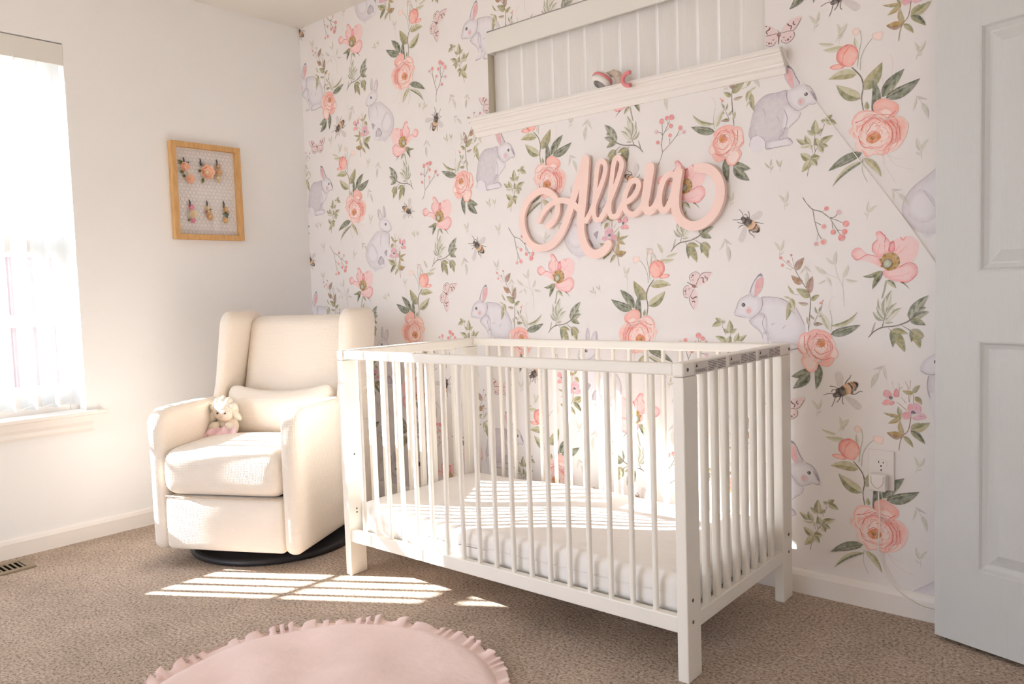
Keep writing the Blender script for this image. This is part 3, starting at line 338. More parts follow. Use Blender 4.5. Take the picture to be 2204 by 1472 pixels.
PAL = json.loads('''{"dg":[96,102,80],"dg2":[122,126,104],"mg":[146,144,102],"og":[174,164,118],"lg":[194,188,152],"pg":[217,213,196],"br":[160,128,98],"ru":[178,130,92],"mv":[172,138,130],"go":[178,150,92],"st":[112,104,90],"st2":[168,166,146],"pp":[228,206,196],"pc":[249,190,176],"pl":[251,222,212],"pm":[246,170,156],"pd":[228,118,108],"pe":[247,206,194],"or":[222,132,74],"ap":[242,164,164],"al":[249,208,204],"ad":[222,96,104],"gl":[190,146,70],"gd":[120,88,48],"gc":[156,158,122],"rb":[216,207,210],"rs":[200,190,197],"rl":[231,225,228],"rd":[158,144,158],"ro":[132,116,132],"ep":[228,172,172],"ck":[230,188,190],"ey":[48,40,42],"bp":[230,136,136],"bl":[238,164,156],"bq":[222,182,188],"bb":[66,48,42],"bt":[222,176,136],"by":[190,154,76],"bw":[214,206,202],"bs":[96,80,74],"fw":[236,210,206],"fd":[112,76,76],"fb":[146,78,68],"fp":[232,160,168],"fl":[228,186,198],"fc":[96,84,100],"wh":[208,206,190],"ws":[209,203,191]}''')
_ref = lin((236, 229, 225)); _pl = lin(PAPER)
PAL = {k: [min(1, a/b*c) for a, b, c in zip(lin(v), _ref, _pl)] for k, v in PAL.items()}
M_print = bpy.data.materials.new('watercolour_print'); M_print.use_nodes = True
nt = M_print.node_tree; b = nt.nodes['Principled BSDF']; b.inputs['Roughness'].default_value = .85; b.inputs['Specular IOR Level'].default_value = .15
ca = nt.nodes.new('ShaderNodeVertexColor'); ca.layer_name = 'Col'
tc = nt.nodes.new('ShaderNodeTexCoord'); n_ = nt.nodes.new('ShaderNodeTexNoise'); n_.inputs['Scale'].default_value = 75; n_.inputs['Detail'].default_value = 4
nt.links.new(tc.outputs['Object'], n_.inputs['Vector'])
mr = nt.nodes.new('ShaderNodeMapRange'); mr.inputs[1].default_value = .32; mr.inputs[2].default_value = .68; mr.inputs[3].default_value = .0; mr.inputs[4].default_value = .34
nt.links.new(n_.outputs[0], mr.inputs[0])
mx = nt.nodes.new('ShaderNodeMix'); mx.data_type = 'RGBA'; mx.inputs['B'].default_value = _pl+[1]
nt.links.new(mr.outputs[0], mx.inputs[0]); nt.links.new(ca.outputs[0], mx.inputs['A']); nt.links.new(mx.outputs['Result'], b.inputs['Base Color'])
def art_mesh(kind):
    """flat print: x to the right, z up, y = -layer so later brush strokes lie on top"""
    V = []; F = []; C = []
    items = ART[kind]; step = max(.00002, min(.00006, .0012/len(items)))
    for li, it in enumerate(items):
        y = -.00025-li*step
        t = it[0]
        def P2(l): return [Vector((l[i]*1e-4, l[i+1]*1e-4)) for i in range(0, len(l), 2)]
        k = len(V)
        if t == 'P':
            pts = crom([(p.x, p.y, 0) for p in P2(it[3:])], 4, True); n = len(pts)
            c = sum(pts, Vector())/n
            e_, c_ = PAL[it[1]], PAL[it[2]]
            V += [(p.x, y-1.4e-5*i/n, p.y) for i, p in enumerate(pts)]; C += [e_]*n
            V += [(c.x+(p.x-c.x)*.62, y-1.4e-5*i/n, c.y+(p.y-c.y)*.62) for i, p in enumerate(pts)]; C += [c_]*n
            V.append((c.x, y, c.y)); C.append(c_)
            for i in range(n):
                j = (i+1) % n; F += [(k+i, k+j, k+n+j, k+n+i), (k+n+i, k+n+j, k+2*n)]
        elif t == 'L':
            a, b_ = P2(it[5:]); w = it[3]*1e-4; bend = it[4]; d = b_-a; n_d = Vector((-d.y, d.x)); Ld = d.length
            cols = (PAL[it[1]], PAL[it[2]]); n = 9
            for i in range(n+1):
                s_ = i/n; q = a+d*s_+n_d*bend*4*s_*(1-s_)*.5
                hw = .5*w*(math.sin(math.pi*min(1, s_**.8))**.8)*(1-.25*s_)+.0002
                nn = n_d/Ld
                l_, r_ = q+nn*hw, q-nn*hw
                wob = 1+.06*math.sin(i*2.3+li)
                V += [(l_.x, y, l_.y), (q.x+nn.x*hw*.08, y, q.y+nn.y*hw*.08), (q.x, y, q.y), (r_.x, y, r_.y)]
                c0 = [min(1, v*.92*wob) for v in cols[0]]; c1 = [min(1, v*1.08) for v in cols[1]]
                C += [cols[0], c0, c1, cols[1]]
            for i in range(n):
                for j in range(3): F.append((k+i*4+j, k+i*4+j+1, k+i*4+j+5, k+i*4+j+4))
        elif t == 'S':
            pts = crom([(p.x, p.y, 0) for p in P2(it[4:])], 6); n = len(pts); c = PAL[it[1]]
            for i, p in enumerate(pts):
                d = (pts[min(i+1, n-1)]-pts[max(i-1, 0)]); d.normalize(); s_ = i/(n-1)
                w = .5e-4*(it[2]*(1-s_)+it[3]*s_)*(1.0 if 0 < i < n-1 else .5)
                w = max(w, .0006)
                yy = y-.000016*s_; V += [(p.x-d.y*w, yy, p.y+d.x*w), (p.x+d.y*w, yy, p.y-d.x*w)]; C += [c, c]
            for i in range(n-1): F.append((k+2*i, k+2*i+1, k+2*i+3, k+2*i+2))
        else:
            c = P2(it[4:])[0]; r = it[3]*1e-4; n = 14
            for j in range(n):
                a = 2*math.pi*j/n; V.append((c.x+r*math.cos(a), y, c.y+r*math.sin(a))); C.append(PAL[it[1]])
            V.append((c.x, y, c.y)); C.append(PAL[it[2]])
            for j in range(n): F.append((k+j, k+(j+1) % n, k+n))
    me = bpy.data.meshes.new(kind+'_print'); me.from_pydata(V, [], F)
    at = me.color_attributes.new('Col', 'FLOAT_COLOR', 'POINT')
    at.data.foreach_set('color', [v for c in C for v in (c[0], c[1], c[2], 1)])
    me.materials.append(M_print); me.update()
    return me
TX, TZ = 1.205, 1.167
TILE = [('peony_spray', 2.809, 1.409, 0, 0, 1), ('peony_spray', .783, .813, 1, 0, 1), ('rabbit_crouching', 2.603, 1.555, 0, 0, 1), ('ivy_sprig', 2.629, 1.396, 0, 0, 1), ('ivy_sprig', 1.14, .79, 1, 0, 1),
  ('rabbit_walking', 2.393, .917, 0, 0, 1), ('peony_twig', 2.628, .7725, 0, 0, 1), ('peony_twig', 2.345, 1.437, 1, 0, 1), ('anemone', 2.837, 1.047, 0, 0, 1), ('anemone', .98, 1.335, 0, 0, 1), ('anemone', .766, 1.691, 1, 0, 1),
  ('lobed_leaf_branch', 2.837, .846, 0, 0, 1), ('lobed_leaf_branch', .98, 1.134, 0, 0, 1), ('lobed_leaf_branch', .766, 1.49, 1, 0, 1), ('berry_branch', 2.659, 1.166, 0, 0, 1), ('berry_branch', .915, 1.50, 0, 118, .95), ('berry_branch', 1.01, .75, 1, -150, .95),
  ('rabbit_sitting', .619, 1.319, 0, 0, 1), ('rabbit_sitting', .553, .75, 1, 0, 1), ('blossom_spray', 2.889, .5945, 0, 0, 1), ('blossom_spray', .686, 1.172, 1, 0, 1),
  ('bee', 2.717, .656, 0, 0, 1), ('bee', 2.42, 1.174, 0, -71, .92), ('bee', .978, 1.734, 0, 217, .92), ('bee', .772, 1.373, 0, 118, .8), ('butterfly', 2.216, .982, 0, 0, 1), ('butterfly', 2.521, 1.752, 0, 118, 1),
  ('grass_sprig', 2.492, 1.354, 0, 0, 1), ('faint_branch', 2.6955, .996, 0, 0, 1), ('drooping_sprig', 2.921, 1.464, 0, 0, 1), ('forked_sprig', 2.924, 1.3445, 0, 0, 1)]
KEEP = [(x % TX, z % TZ, {'peony_spray': .17, 'peony_twig': .16, 'anemone': .12, 'lobed_leaf_branch': .12, 'rabbit_crouching': .16, 'rabbit_walking': .17, 'rabbit_sitting': .14, 'blossom_spray': .11, 'berry_branch': .1, 'ivy_sprig': .1}.get(k, .07), k) for k, x, z, *_ in TILE]
KEEP += [(2.60 % TX, 1.45 % TZ, .14, ''), (2.45 % TX, .84 % TZ, .15, ''), (.60 % TX, 1.22 % TZ, .12, ''), (.58 % TX, .65 % TZ, .12, ''), (2.75 % TX, 1.52 % TZ, .13, ''), (.84 % TX, .92 % TZ, .13, ''), (2.57 % TX, .87 % TZ, .1, '')]
rnd = random.Random(11); tries = 0; added = 0
while added < 26 and tries < 4000:
    tries += 1
    x, z = rnd.uniform(0, TX), rnd.uniform(0, TZ); kd, rr = rnd.choice((('grass_sprig', .05), ('faint_branch', .075), ('drooping_sprig', .045), ('forked_sprig', .045), ('faint_branch', .075)))
    ok = True
    for (a, c, r, _) in KEEP:
        dx = abs(a-x); dx = min(dx, TX-dx); dz = abs(c-z); dz = min(dz, TZ-dz)
        if math.hypot(dx, dz) < r*.8+rr: ok = False; break
    if ok:
        KEEP.append((x, z, rr, kd)); added += 1
        TILE.append((kd, x, z, rnd.random() < .5, rnd.uniform(-25, 25), rnd.uniform(.8, 1.1)))
MESH = {k: art_mesh(k) for k in ART if k[0] != '_'}
BB = {k: [f(v.co[i] for v in me.vertices) for i in (0, 2) for f in (min, max)] for k, me in MESH.items()}
WX0, WX1, WZ0, WZ1 = .002, 3.6, .077, CEIL-.002
for ti, (k, x, z, mir, rot, s_) in enumerate(TILE):
    i0 = math.floor((WX0-x)/TX)-1; j0 = math.floor((WZ0-z)/TZ)-1
    for i in range(i0, i0+6):
        for j in range(j0, j0+5):
            px, pz = x+i*TX, z+j*TZ
            T = Matrix.Translation((px, -1.7e-5*ti, pz)) @ Matrix.Rotation(-math.radians(rot), 4, 'Y') @ Matrix.Diagonal((-s_ if mir else s_, 1, s_, 1))
            bb = BB[k]; cs = [T @ Vector((a, 0, c)) for a in bb[:2] for c in bb[2:]]
            x0, x1 = min(c.x for c in cs), max(c.x for c in cs); z0, z1 = min(c.z for c in cs), max(c.z for c in cs)
            if x1 < WX0 or x0 > WX1 or z1 < WZ0 or z0 > WZ1: continue
            if x0 > BX0 and x1 < BX1 and z0 > BZ0-.06 and z1 < BZ1: continue
            cross = x0 < WX0 or x1 > WX1 or z0 < WZ0 or z1 > WZ1
            hole = x1 > BX0 and x0 < BX1 and z1 > BZ0 and z0 < BZ1
            o = bpy.data.objects.new(k+'_print', MESH[k]); link(o, wall_back); o.matrix_local = T
            if cross or hole:
                me = MESH[k].copy(); bm = bmesh.new(); bm.from_mesh(me); bm.transform(T)
                cut = lambda co, no, kill: bmesh.ops.bisect_plane(bm, geom=bm.verts[:]+bm.edges[:]+bm.faces[:], plane_co=co, plane_no=no, clear_outer=kill)
                if x0 < WX0: cut((WX0, 0, 0), (-1, 0, 0), True)
                if x1 > WX1: cut((WX1, 0, 0), (1, 0, 0), True)
                if z0 < WZ0: cut((0, 0, WZ0), (0, 0, -1), True)
                if z1 > WZ1: cut((0, 0, WZ1), (0, 0, 1), True)
                if hole:
                    for co, no in (((BX0, 0, 0), (1, 0, 0)), ((BX1, 0, 0), (1, 0, 0)), ((0, 0, BZ0), (0, 0, 1)), ((0, 0, BZ1), (0, 0, 1))): cut(co, no, False)
                    dead = [f for f in bm.faces if BX0 < f.calc_center_median().x < BX1 and BZ0 < f.calc_center_median().z < BZ1]
                    bmesh.ops.delete(bm, geom=dead, context='FACES')
                if not bm.faces: bm.free(); bpy.data.objects.remove(o); continue
                bm.transform(T.inverted()); bm.to_mesh(me); bm.free(); o.data = me
# ------------------------------------------------------------------ door leaf
dang = math.atan2(-.268, .963)
door = struct(empty('door_1', (2.986, -.114, .012), dang))
DW, DH, DT = .76, 2.02, .035
# local: x along the leaf, y = thickness away from the camera
M_grain = mat('door_woodgrain', (208, 208, 206), .5, .35); nt = M_grain.node_tree; b = nt.nodes['Principled BSDF']
tc = nt.nodes.new('ShaderNodeTexCoord'); mp = nt.nodes.new('ShaderNodeMapping'); mp.inputs['Scale'].default_value = (420, 60, 9)
n_ = nt.nodes.new('ShaderNodeTexNoise'); n_.inputs['Scale'].default_value = 1; n_.inputs['Detail'].default_value = 3
bp = nt.nodes.new('ShaderNodeBump'); bp.inputs['Strength'].default_value = .35; bp.inputs['Distance'].default_value = .002
nt.links.new(tc.outputs['Object'], mp.inputs[0]); nt.links.new(mp.outputs[0], n_.inputs['Vector']); nt.links.new(n_.outputs[0], bp.inputs['Height']); nt.links.new(bp.outputs[0], b.inputs['Normal'])
cols = ((.110, .345), (.415, .650)); rows = ((.207, .808), (.986, 1.60), (1.71, 1.90))
xs = (0, .110, .345, .415, .650, DW); zs = (0, .207, .808, .986, 1.60, 1.71, 1.90, DH)
fr = MB()
for i in range(5):
    for j in range(7):
        if i in (1, 3) and j in (1, 3, 5): continue
        fr.box(xs[i], xs[i+1], 0, DT, zs[j], zs[j+1])
bm_o = fr.obj('door_frame', M_grain, door)
_bm = bmesh.new(); _bm.from_mesh(bm_o.data); bmesh.ops.remove_doubles(_bm, verts=_bm.verts[:], dist=1e-5)
_in = {}
for f in _bm.faces:
    key = tuple(sorted(v.index for v in f.verts)); _in.setdefault(key, []).append(f)
bmesh.ops.delete(_bm, geom=[f for fs in _in.values() if len(fs) > 1 for f in fs], context='FACES'); bmesh.ops.dissolve_limit(_bm, angle_limit=.02, verts=_bm.verts[:], edges=_bm.edges[:]); _bm.to_mesh(bm_o.data); _bm.free()
for (a0, a1) in cols:
    for (c0, c1) in rows:
        def ring(d, y): return [(a0+d, y, c0+d), (a1-d, y, c0+d), (a1-d, y, c1-d), (a0+d, y, c1-d)]
        V = ring(0, -.0008)+ring(.004, .0005)+ring(.009, .008)+ring(.019, .0135)+ring(.023, .0135)+ring(.052, .003)
        F = []
        for k in range(5):
            for q in range(4): F.append((k*4+q, k*4+(q+1) % 4, k*4+4+(q+1) % 4, k*4+4+q))
        F.append((20, 21, 22, 23))
        mesh('panel', V, F, M_grain, door)
# ------------------------------------------------------------------ crib
crib = tag(empty('crib', (1.24310, -0.77497, 0), 0.02083), 'white wooden slatted baby crib standing along the floral wall', 'crib')
CL, CW, CH = 1.33800, 0.69927, .80
PT, PW = .030, .072
M_screw = mat('screw_metal', (120, 116, 112), .35, .5, metal=.8)
M_hole = mat('screw_hole', (60, 56, 52), .8, .1)
for a in (0, CL-PT):
    for b_ in (0, CW-PW): bx('post', M_crib, crib, a, a+PT, b_, b_+PW, 0, .764, .003, 3)
    bx('end_top_rail', M_crib, crib, a-.001, a+PT+.001, -.001, CW+.001, .7645, CH, .006, 3)
    bx('end_bottom_rail', M_crib, crib, a+.004, a+PT-.004, PW, CW-PW, .122, .162, .003)
for b_ in (.004, CW-.028):
    bx('side_top_rail', M_crib, crib, PT+.001, CL-PT-.001, b_, b_+.024, .768, .798, .005, 3)
    bx('side_bottom_rail', M_crib, crib, PT, CL-PT, b_, b_+.024, .122, .164, .003)
sl = None
for b_ in (.009, CW-.023):
    for k in range(18):
        a = PT+(CL-2*PT)*(k+1)/19
        if sl is None: sl = MB().box(-.0065, .0065, 0, .014, .160, .772).obj('slat', M_crib, crib, bevel=.004, seg=3); o = sl
        else: o = share('slat', sl, crib)
        o.location = (a, b_, 0)
sl = None
for a in (.006, CL-PT+.006):
    for k in range(8):
        b_ = PW+(CW-2*PW)*(k+1)/9
        if sl is None: sl = MB().box(0, .018, -.011, .011, .158, .768).obj('end_slat', M_crib, crib, bevel=.006, seg=4); o = sl
        else: o = share('end_slat', sl, crib)
        o.location = (a, b_, 0)
bx('mattress_base', M_crib, crib, PT+.004, CL-PT-.004, .034, CW-.034, .128, .146, .003)
def dot(name, m, parent, c, r, axis, t=.002):
    Mx = Matrix.Translation(c) @ (Matrix.Rotation(math.pi/2, 4, 'Y') if axis == 0 else Matrix.Rotation(math.pi/2, 4, 'X'))
    return MB().lathe([(0.0001, -t), (r, -t), (r, t*.6), (r*.6, t), (.0001, t)], 12, Mx).obj(name, m, parent)
for b_ in (.02, CW-.016): dot('screw', M_screw, crib, (CL+.001, b_, .782), .005, 0)
for z in (.150, .205):
    for b_ in (.028, CW-.03): dot('screw', M_screw, crib, (CL, b_, z), .0045, 0)
for z in (.222, .235, .43): dot('screw_hole', M_hole, crib, (PT, .035, z), .0028, 0)
# warning labels on the end rail
M_label = mat('label_film', (222, 214, 208), .5, .3); M_ink = mat('label_ink', (84, 74, 72), .6, .2); M_ink2 = mat('label_text_ink', (120, 110, 106), .6, .2)
def txt(name, s, size, m, parent, loc, rot, ext=.0):
    cu = bpy.data.curves.new(name, 'FONT'); cu.body = s; cu.size = size; cu.extrude = ext; cu.resolution_u = 2
    o = bpy.data.objects.new(name, cu); COLL.objects.link(o)
    dg = bpy.context.evaluated_depsgraph_get(); dg.update(); me = bpy.data.meshes.new_from_object(o.evaluated_get(dg)); bpy.data.objects.remove(o)
    me.materials.clear(); me.materials.append(m); q = bpy.data.objects.new(name, me); link(q, parent); q.location = loc; q.rotation_euler = rot
    return q
for (b0, b1) in ((.055, .235), (.255, .43), (.45, .61)):
    lb = bx('warning_label', M_label, crib, CL+.0011, CL+.0017, b0, b1, .7675, .797, 0)
    txt('label_heading', 'WARNING', .0125, M_ink, lb, (CL+.0020, b0+.004, .7705), (math.pi/2, 0, math.pi/2))
    MB().add([(CL+.002, b0+.006, .784), (CL+.002, b0+.018, .784), (CL+.002, b0+.012, .794)], [(0, 1, 2)]).obj('warning_sign', M_ink, lb)
    w0 = b0+.075; wd = (b1-w0-.006)/2
    ln = MB()
    for c in range(2):
        for k in range(6):
            zz = .793-k*.0042; y0 = w0+c*(wd+.003); y1 = y0+wd*(1 if (k*7+c*3) % 5 else .7)
            ln.add([(CL+.002, y0, zz), (CL+.002, y1, zz), (CL+.002, y1, zz-.0017), (CL+.002, y0, zz-.0017)], [(0, 1, 2, 3)])
    ln.obj('label_print', M_ink2, lb)
# mattress in its fitted sheet
M_sheet = mat('fitted_sheet', (244, 240, 236), .8, .15)
nt = M_sheet.node_tree; b = nt.nodes['Principled BSDF']; tc = nt.nodes.new('ShaderNodeTexCoord'); mp = nt.nodes.new('ShaderNodeMapping'); mp.inputs['Scale'].default_value = (3, 26, 20); mp.inputs['Rotation'].default_value = (0, 0, .35)
n_ = nt.nodes.new('ShaderNodeTexNoise'); n_.inputs['Scale'].default_value = 1.3; n_.inputs['Detail'].default_value = 2; n_.inputs['Distortion'].default_value = .6
bp = nt.nodes.new('ShaderNodeBump'); bp.inputs['Strength'].default_value = .35; bp.inputs['Distance'].default_value = .012
nt.links.new(tc.outputs['Object'], mp.inputs[0]); nt.links.new(mp.outputs[0], n_.inputs['Vector']); nt.links.new(n_.outputs[0], bp.inputs['Height']); nt.links.new(bp.outputs[0], b.inputs['Normal'])
matt = tag(empty('crib_mattress', crib.location, crib.rotation_euler.z), 'white crib mattress in a wrinkled fitted sheet inside the crib', 'mattress')
def mfn(x, y, z):
    if z > .2: z += .004*math.sin(x*9+y*4)+.003*math.sin(y*17-x*5)
    return x, y, z
soft('sheet', M_sheet, matt, (CL/2, CW/2, .2), (CL/2-PT-.006, CW/2-.038, .0535), .03, 26, mfn)
MB().tube([(CL/2+(CL/2-PT-.0035)*a, CW/2+(CW/2-.0355)*c, .205+.002*math.sin(a*9)) for a, c in [(-1+.0, -.9), (-.9, -1), (.9, -1), (1, -.9), (1, .9), (.9, 1), (-.9, 1), (-1, .9)]], .0016, 5, closed=True).obj('seam', M_sheet, matt, smooth=True)
# ------------------------------------------------------------------ glider armchair
def weave(name, rgb, scale=190, strength=.5):
    m = mat(name, rgb, .9, .1, sheen=.25); nt = m.node_tree; b = nt.nodes['Principled BSDF']; tc = nt.nodes.new('ShaderNodeTexCoord')
    hs = []
    for ax in ('X', 'Y', 'Z'):
        w = nt.nodes.new('ShaderNodeTexWave'); w.wave_type = 'BANDS'; w.bands_direction = ax; w.inputs['Scale'].default_value = scale/6.28; w.inputs['Distortion'].default_value = 1.2; w.inputs['Detail'].default_value = 1; w.inputs['Detail Scale'].default_value = 2
        nt.links.new(tc.outputs['Object'], w.inputs['Vector']); hs.append(w)
    a = nt.nodes.new('ShaderNodeMath'); a.operation = 'ADD'; nt.links.new(hs[0].outputs['Fac'], a.inputs[0]); nt.links.new(hs[1].outputs['Fac'], a.inputs[1])
    a2 = nt.nodes.new('ShaderNodeMath'); a2.operation = 'ADD'; nt.links.new(a.outputs[0], a2.inputs[0]); nt.links.new(hs[2].outputs['Fac'], a2.inputs[1])
    bp = nt.nodes.new('ShaderNodeBump'); bp.inputs['Strength'].default_value = strength; bp.inputs['Distance'].default_value = .003
    nt.links.new(a2.outputs[0], bp.inputs['Height']); nt.links.new(bp.outputs[0], b.inputs['Normal'])
    return m
M_boucle = weave('cream_upholstery', (240, 229, 216), 330, .22)
M_black = mat('black_metal', (42, 42, 46), .45, .4)
M_plate = mat('base_plate', (74, 72, 74), .7, .2)
chair = tag(empty('glider_armchair', (.675, -.699, 0), math.radians(27.6)), 'cream upholstered wingback glider armchair in the corner by the crib', 'armchair')
def arm_fn(sg):
    def fn(x, y, z):
        # top flares slightly outward and dips toward the back
        t = max(0, (z-.45)/.14)
        x += sg*.006*t
        if y < -.285 and z > .4: z -= .075*(1-math.sqrt(max(0, 1-((-.285-y)/.0715)**2)))*min(1, (z-.4)/.19)
        if z > .3: z -= .016*max(0, min(1, (y+.1)/.35))
        return x, y, z
    return fn
def lean(x, y, z):
    t = max(0, z-.42); return x, y+.28*t, z
def wing(sg):
    def fn(x, y, z):
        t = max(0, min(1, (z-.50)/.40))
        u = abs(x)
        inner = .264-.024*t; outer = .300+.012*t
        s_ = (u-.20)/.14; u = inner+(outer-inner)*s_
        f = (y-.05)/.33                                   # 0 front .. 1 back
        fr = .02+.10*t+.25*max(0, .62-z) * 0
        y = fr+(.335+.045*t-fr)*f
        if z < .62: y -= .05*((.62-z)/.17)*(1-f)
        z += .012*math.sin(math.pi*min(1, max(0, s_)))*(1 if z > .85 else 0)
        return sg*u+.014, y, z
    return fn
for sg in (-1, 1):
    soft('arm', M_boucle, chair, (sg*.271, -.04, .327), (.036, .316, .267), .034, 18, arm_fn(sg))
    o = soft('wing', M_boucle, chair, (.27, .215, .69), (.07, .165, .235), .05, 14, wing(sg))
    if sg < 0:
        o.data.flip_normals()
def seat_fn(x, y, z):
    if z > .36: z += .020*math.cos(min(1, abs(x)/.25)*1.4)*math.cos(min(1, abs(y+.11)/.26)*1.3)-.028*max(0, (y+.1)/.25)
    if y < -.3: y -= .012*math.cos(min(1, abs(z-.355)/.09)*1.4)
    return x, y, z
soft('seat_cushion', M_boucle, chair, (0, -.11, .355), (.243, .252, .086), .05, 18, seat_fn)
def foot_fn(x, y, z):
    if y < -.33: y -= .012*math.cos(min(1, abs(x)/.24)*1.35)*math.cos(min(1, abs(z-.165)/.1)*1.35)
    return x, y, z
soft('footrest_panel', M_boucle, chair, (0, -.32, .166), (.243, .035, .100), .02, 16, foot_fn)
def bp_fn(x, y, z):
    x *= 1-.04*max(0, min(1, (.62-z)/.2)); 
    if y < .2: y -= .012*math.cos(min(1, abs(x)/.2)*1.4)
    return lean(x, y, z)
soft('back_cushion', M_boucle, chair, (.014, .205, .66), (.252, .075, .25), .045, 16, bp_fn)
def shell_fn(x, y, z):
    t = max(0, z-.4); return x*(1-.01*min(1, t/.5))+.008, y+.16*t, z
soft('back_shell', M_boucle, chair, (0, .275, .47), (.295, .065, .40), .04, 14, shell_fn)
soft('seat_box', M_boucle, chair, (0, 0, .165), (.25, .27, .095), .02, 8)
# dark ring base and swivel
base = MB(); base.tube([(.315*math.cos(a), .315*math.sin(a), .014) for a in [2*math.pi*i/64 for i in range(64)]], .0135, 8, closed=True)
base.obj('base_ring', M_black, chair, smooth=True)
MB().lathe([(.0001, .004), (.300, .004), (.300, .010), (.0001, .012)], 48).obj('base_plate', M_plate, chair)
MB().lathe([(.0001, .010), (.09, .012), (.06, .03), (.05, .085), (.0001, .085)], 24).obj('swivel_column', M_black, chair, smooth=True)
# piping seams
M_seam = mat('upholstery_seam', (206, 188, 168), .9, .1)
for z in (.268,):
    MB().tube([(-.238, -.352, z), (-.1, -.358, z-.002), (.1, -.358, z-.002), (.238, -.352, z)], .0022, 5).obj('seam', M_seam, chair, smooth=True)
# lumbar pillow
pil = tag(empty('lumbar_pillow', (chair.location.x+.012*.504, chair.location.y-.012*.864, .004), chair.rotation_euler.z), 'small cream lumbar pillow resting against the armchair back', 'pillow')
def pil_fn(x, y, z):
    e = min(1, abs(x)/.225); k = 1-.35*e**3
    y = .093+(y-.093)*k*(1-.5*min(1, abs(z-.505)/.1)**3)
    z = .505+(z-.505)*(1-.10*math.cos(e*1.57))+(.026*e**3 if z > .505 else 0)
    if z > .5: y += .05*(z-.5)
    return x, y, z
soft('cover', M_boucle, pil, (.006, .093, .508), (.238, .058, .102), .05, 16, pil_fn)
# ------------------------------------------------------------------ plush lamb
M_plush = mat('cream_plush', (238, 226, 208), .95, .05, bump=.9, bscale=260, sheen=.4)
M_face = mat('lamb_face', (240, 220, 205), .9, .05)
M_pinkcloth = mat('pink_satin', (248, 212, 219), .55, .3, noise=.06, nscale=30, bump=.5, bscale=60)
M_eye = mat('bead_eye', (38, 28, 24), .2, .6)
toy = tag(empty('plush_lamb', (.675, -.699, 0), math.radians(27.6)), 'small cream plush lamb with a pink blanket sitting on the armchair seat', 'plush toy')
TXY = (-.178, -.035); TZ0 = .428
def tl(x, y, z): return (TXY[0]+x, TXY[1]+y, TZ0+z)
ball('body', M_plush, toy, tl(0, .01, .045), (.046, .04, .048))
ball('head', M_plush, toy, tl(.002, 0, .112), (.052, .046, .047), 20, 14)
ball('face', M_face, toy, tl(.012, -.024, .100), (.034, .026, .030), 18, 12)
for k, (dx, dz) in enumerate(((-.025, .148), (0, .156), (.024, .150), (-.042, .128), (.044, .13), (-.012, .146), (.012, .147))): ball('wool_tuft', M_plush, toy, tl(dx, -.012, dz), .0175, 10, 7)
for sg in (-1, 1):
    ball('ear', M_plush, toy, tl(sg*.052+.002, -.012, .088 if sg < 0 else .098), (.014, .012, .033), 12, 8, Matrix.Rotation(sg*(-.25 if sg < 0 else -.75), 3, 'Y'))
    ball('eye', M_eye, toy, tl(.012+sg*.017, -.0485, .107), .0042, 10, 6)
    ball('arm', M_plush, toy, tl(sg*.036+.004, -.034, .052), (.026, .018, .017), 12, 8, Matrix.Rotation(sg*.45, 3, 'Y'))
ball('foot', M_plush, toy, tl(-.058, -.03, .03), (.016, .022, .016), 12, 8)
MB().tube([tl(.005, -.0505, .094), tl(.012, -.0515, .090), tl(.019, -.0505, .094)], .0011, 5).obj('mouth', M_seam, toy)
# crumpled satin blanket
V = []; F = []; n1_, n2_ = 22, 10
for i in range(n1_+1):
    s_ = i/n1_*2-1
    for j in range(n2_+1):
        t = j/n2_
        w = .012*math.sin(s_*7+t*3)*(.3+t)+.008*math.sin(s_*13-t*5)*t
        V.append(tl(.010+s_*(.062+.026*t), -.042-.036*t-w, .050-.047*t+.006*math.sin(s_*9+2*t)*(1-t)+.003*abs(math.sin(s_*6))))
for i in range(n1_):
    for j in range(n2_):
        a = i*(n2_+1)+j; F.append((a, a+1, a+n2_+2, a+n2_+1))
bl = mesh('blanket', V, F, M_pinkcloth, toy, smooth=True); md = bl.modifiers.new('thick', 'SOLIDIFY'); md.thickness = .004
# ------------------------------------------------------------------ round mat with ruffle
M_mat = mat('pink_cotton', (236, 211, 204), .92, .08, noise=.04, nscale=9, bump=.8, bscale=30, sheen=.2)
rug = tag(empty('round_play_mat', (1.924, -1.385, 0)), 'round blush pink play mat with a ruffled edge on the carpet', 'mat')
V = [(0, 0, .022)]; F = []; NR, NA = 26, 96; RI = .447
rr_ = random.Random(3); fold = [(rr_.uniform(0, 6.28), rr_.uniform(6, 15), rr_.uniform(.002, .0042)) for _ in range(6)]
for i in range(1, NR+1):
    r = RI*i/NR
    for j in range(NA):
        a = 2*math.pi*j/NA; x, y = r*math.cos(a), r*math.sin(a)
        z = .019+sum(am*math.sin(fr_*(x*math.cos(p)+y*math.sin(p))*2+p*3+3*math.sin(5*(y*math.cos(p)-x*math.sin(p)))) for p, fr_, am in fold)*(1-(i/NR)**6)
        if i == NR: z = .006
        V.append((x, y, z))
for j in range(NA): F.append((0, 1+j, 1+(j+1) % NA))
for i in range(NR-1):
    for j in range(NA): F.append((1+i*NA+j, 1+(i+1)*NA+j, 1+(i+1)*NA+(j+1) % NA, 1+i*NA+(j+1) % NA))
mesh('pad', V, F, M_mat, rug, smooth=True)
V = []; F = []; NA = 1400; K = 8
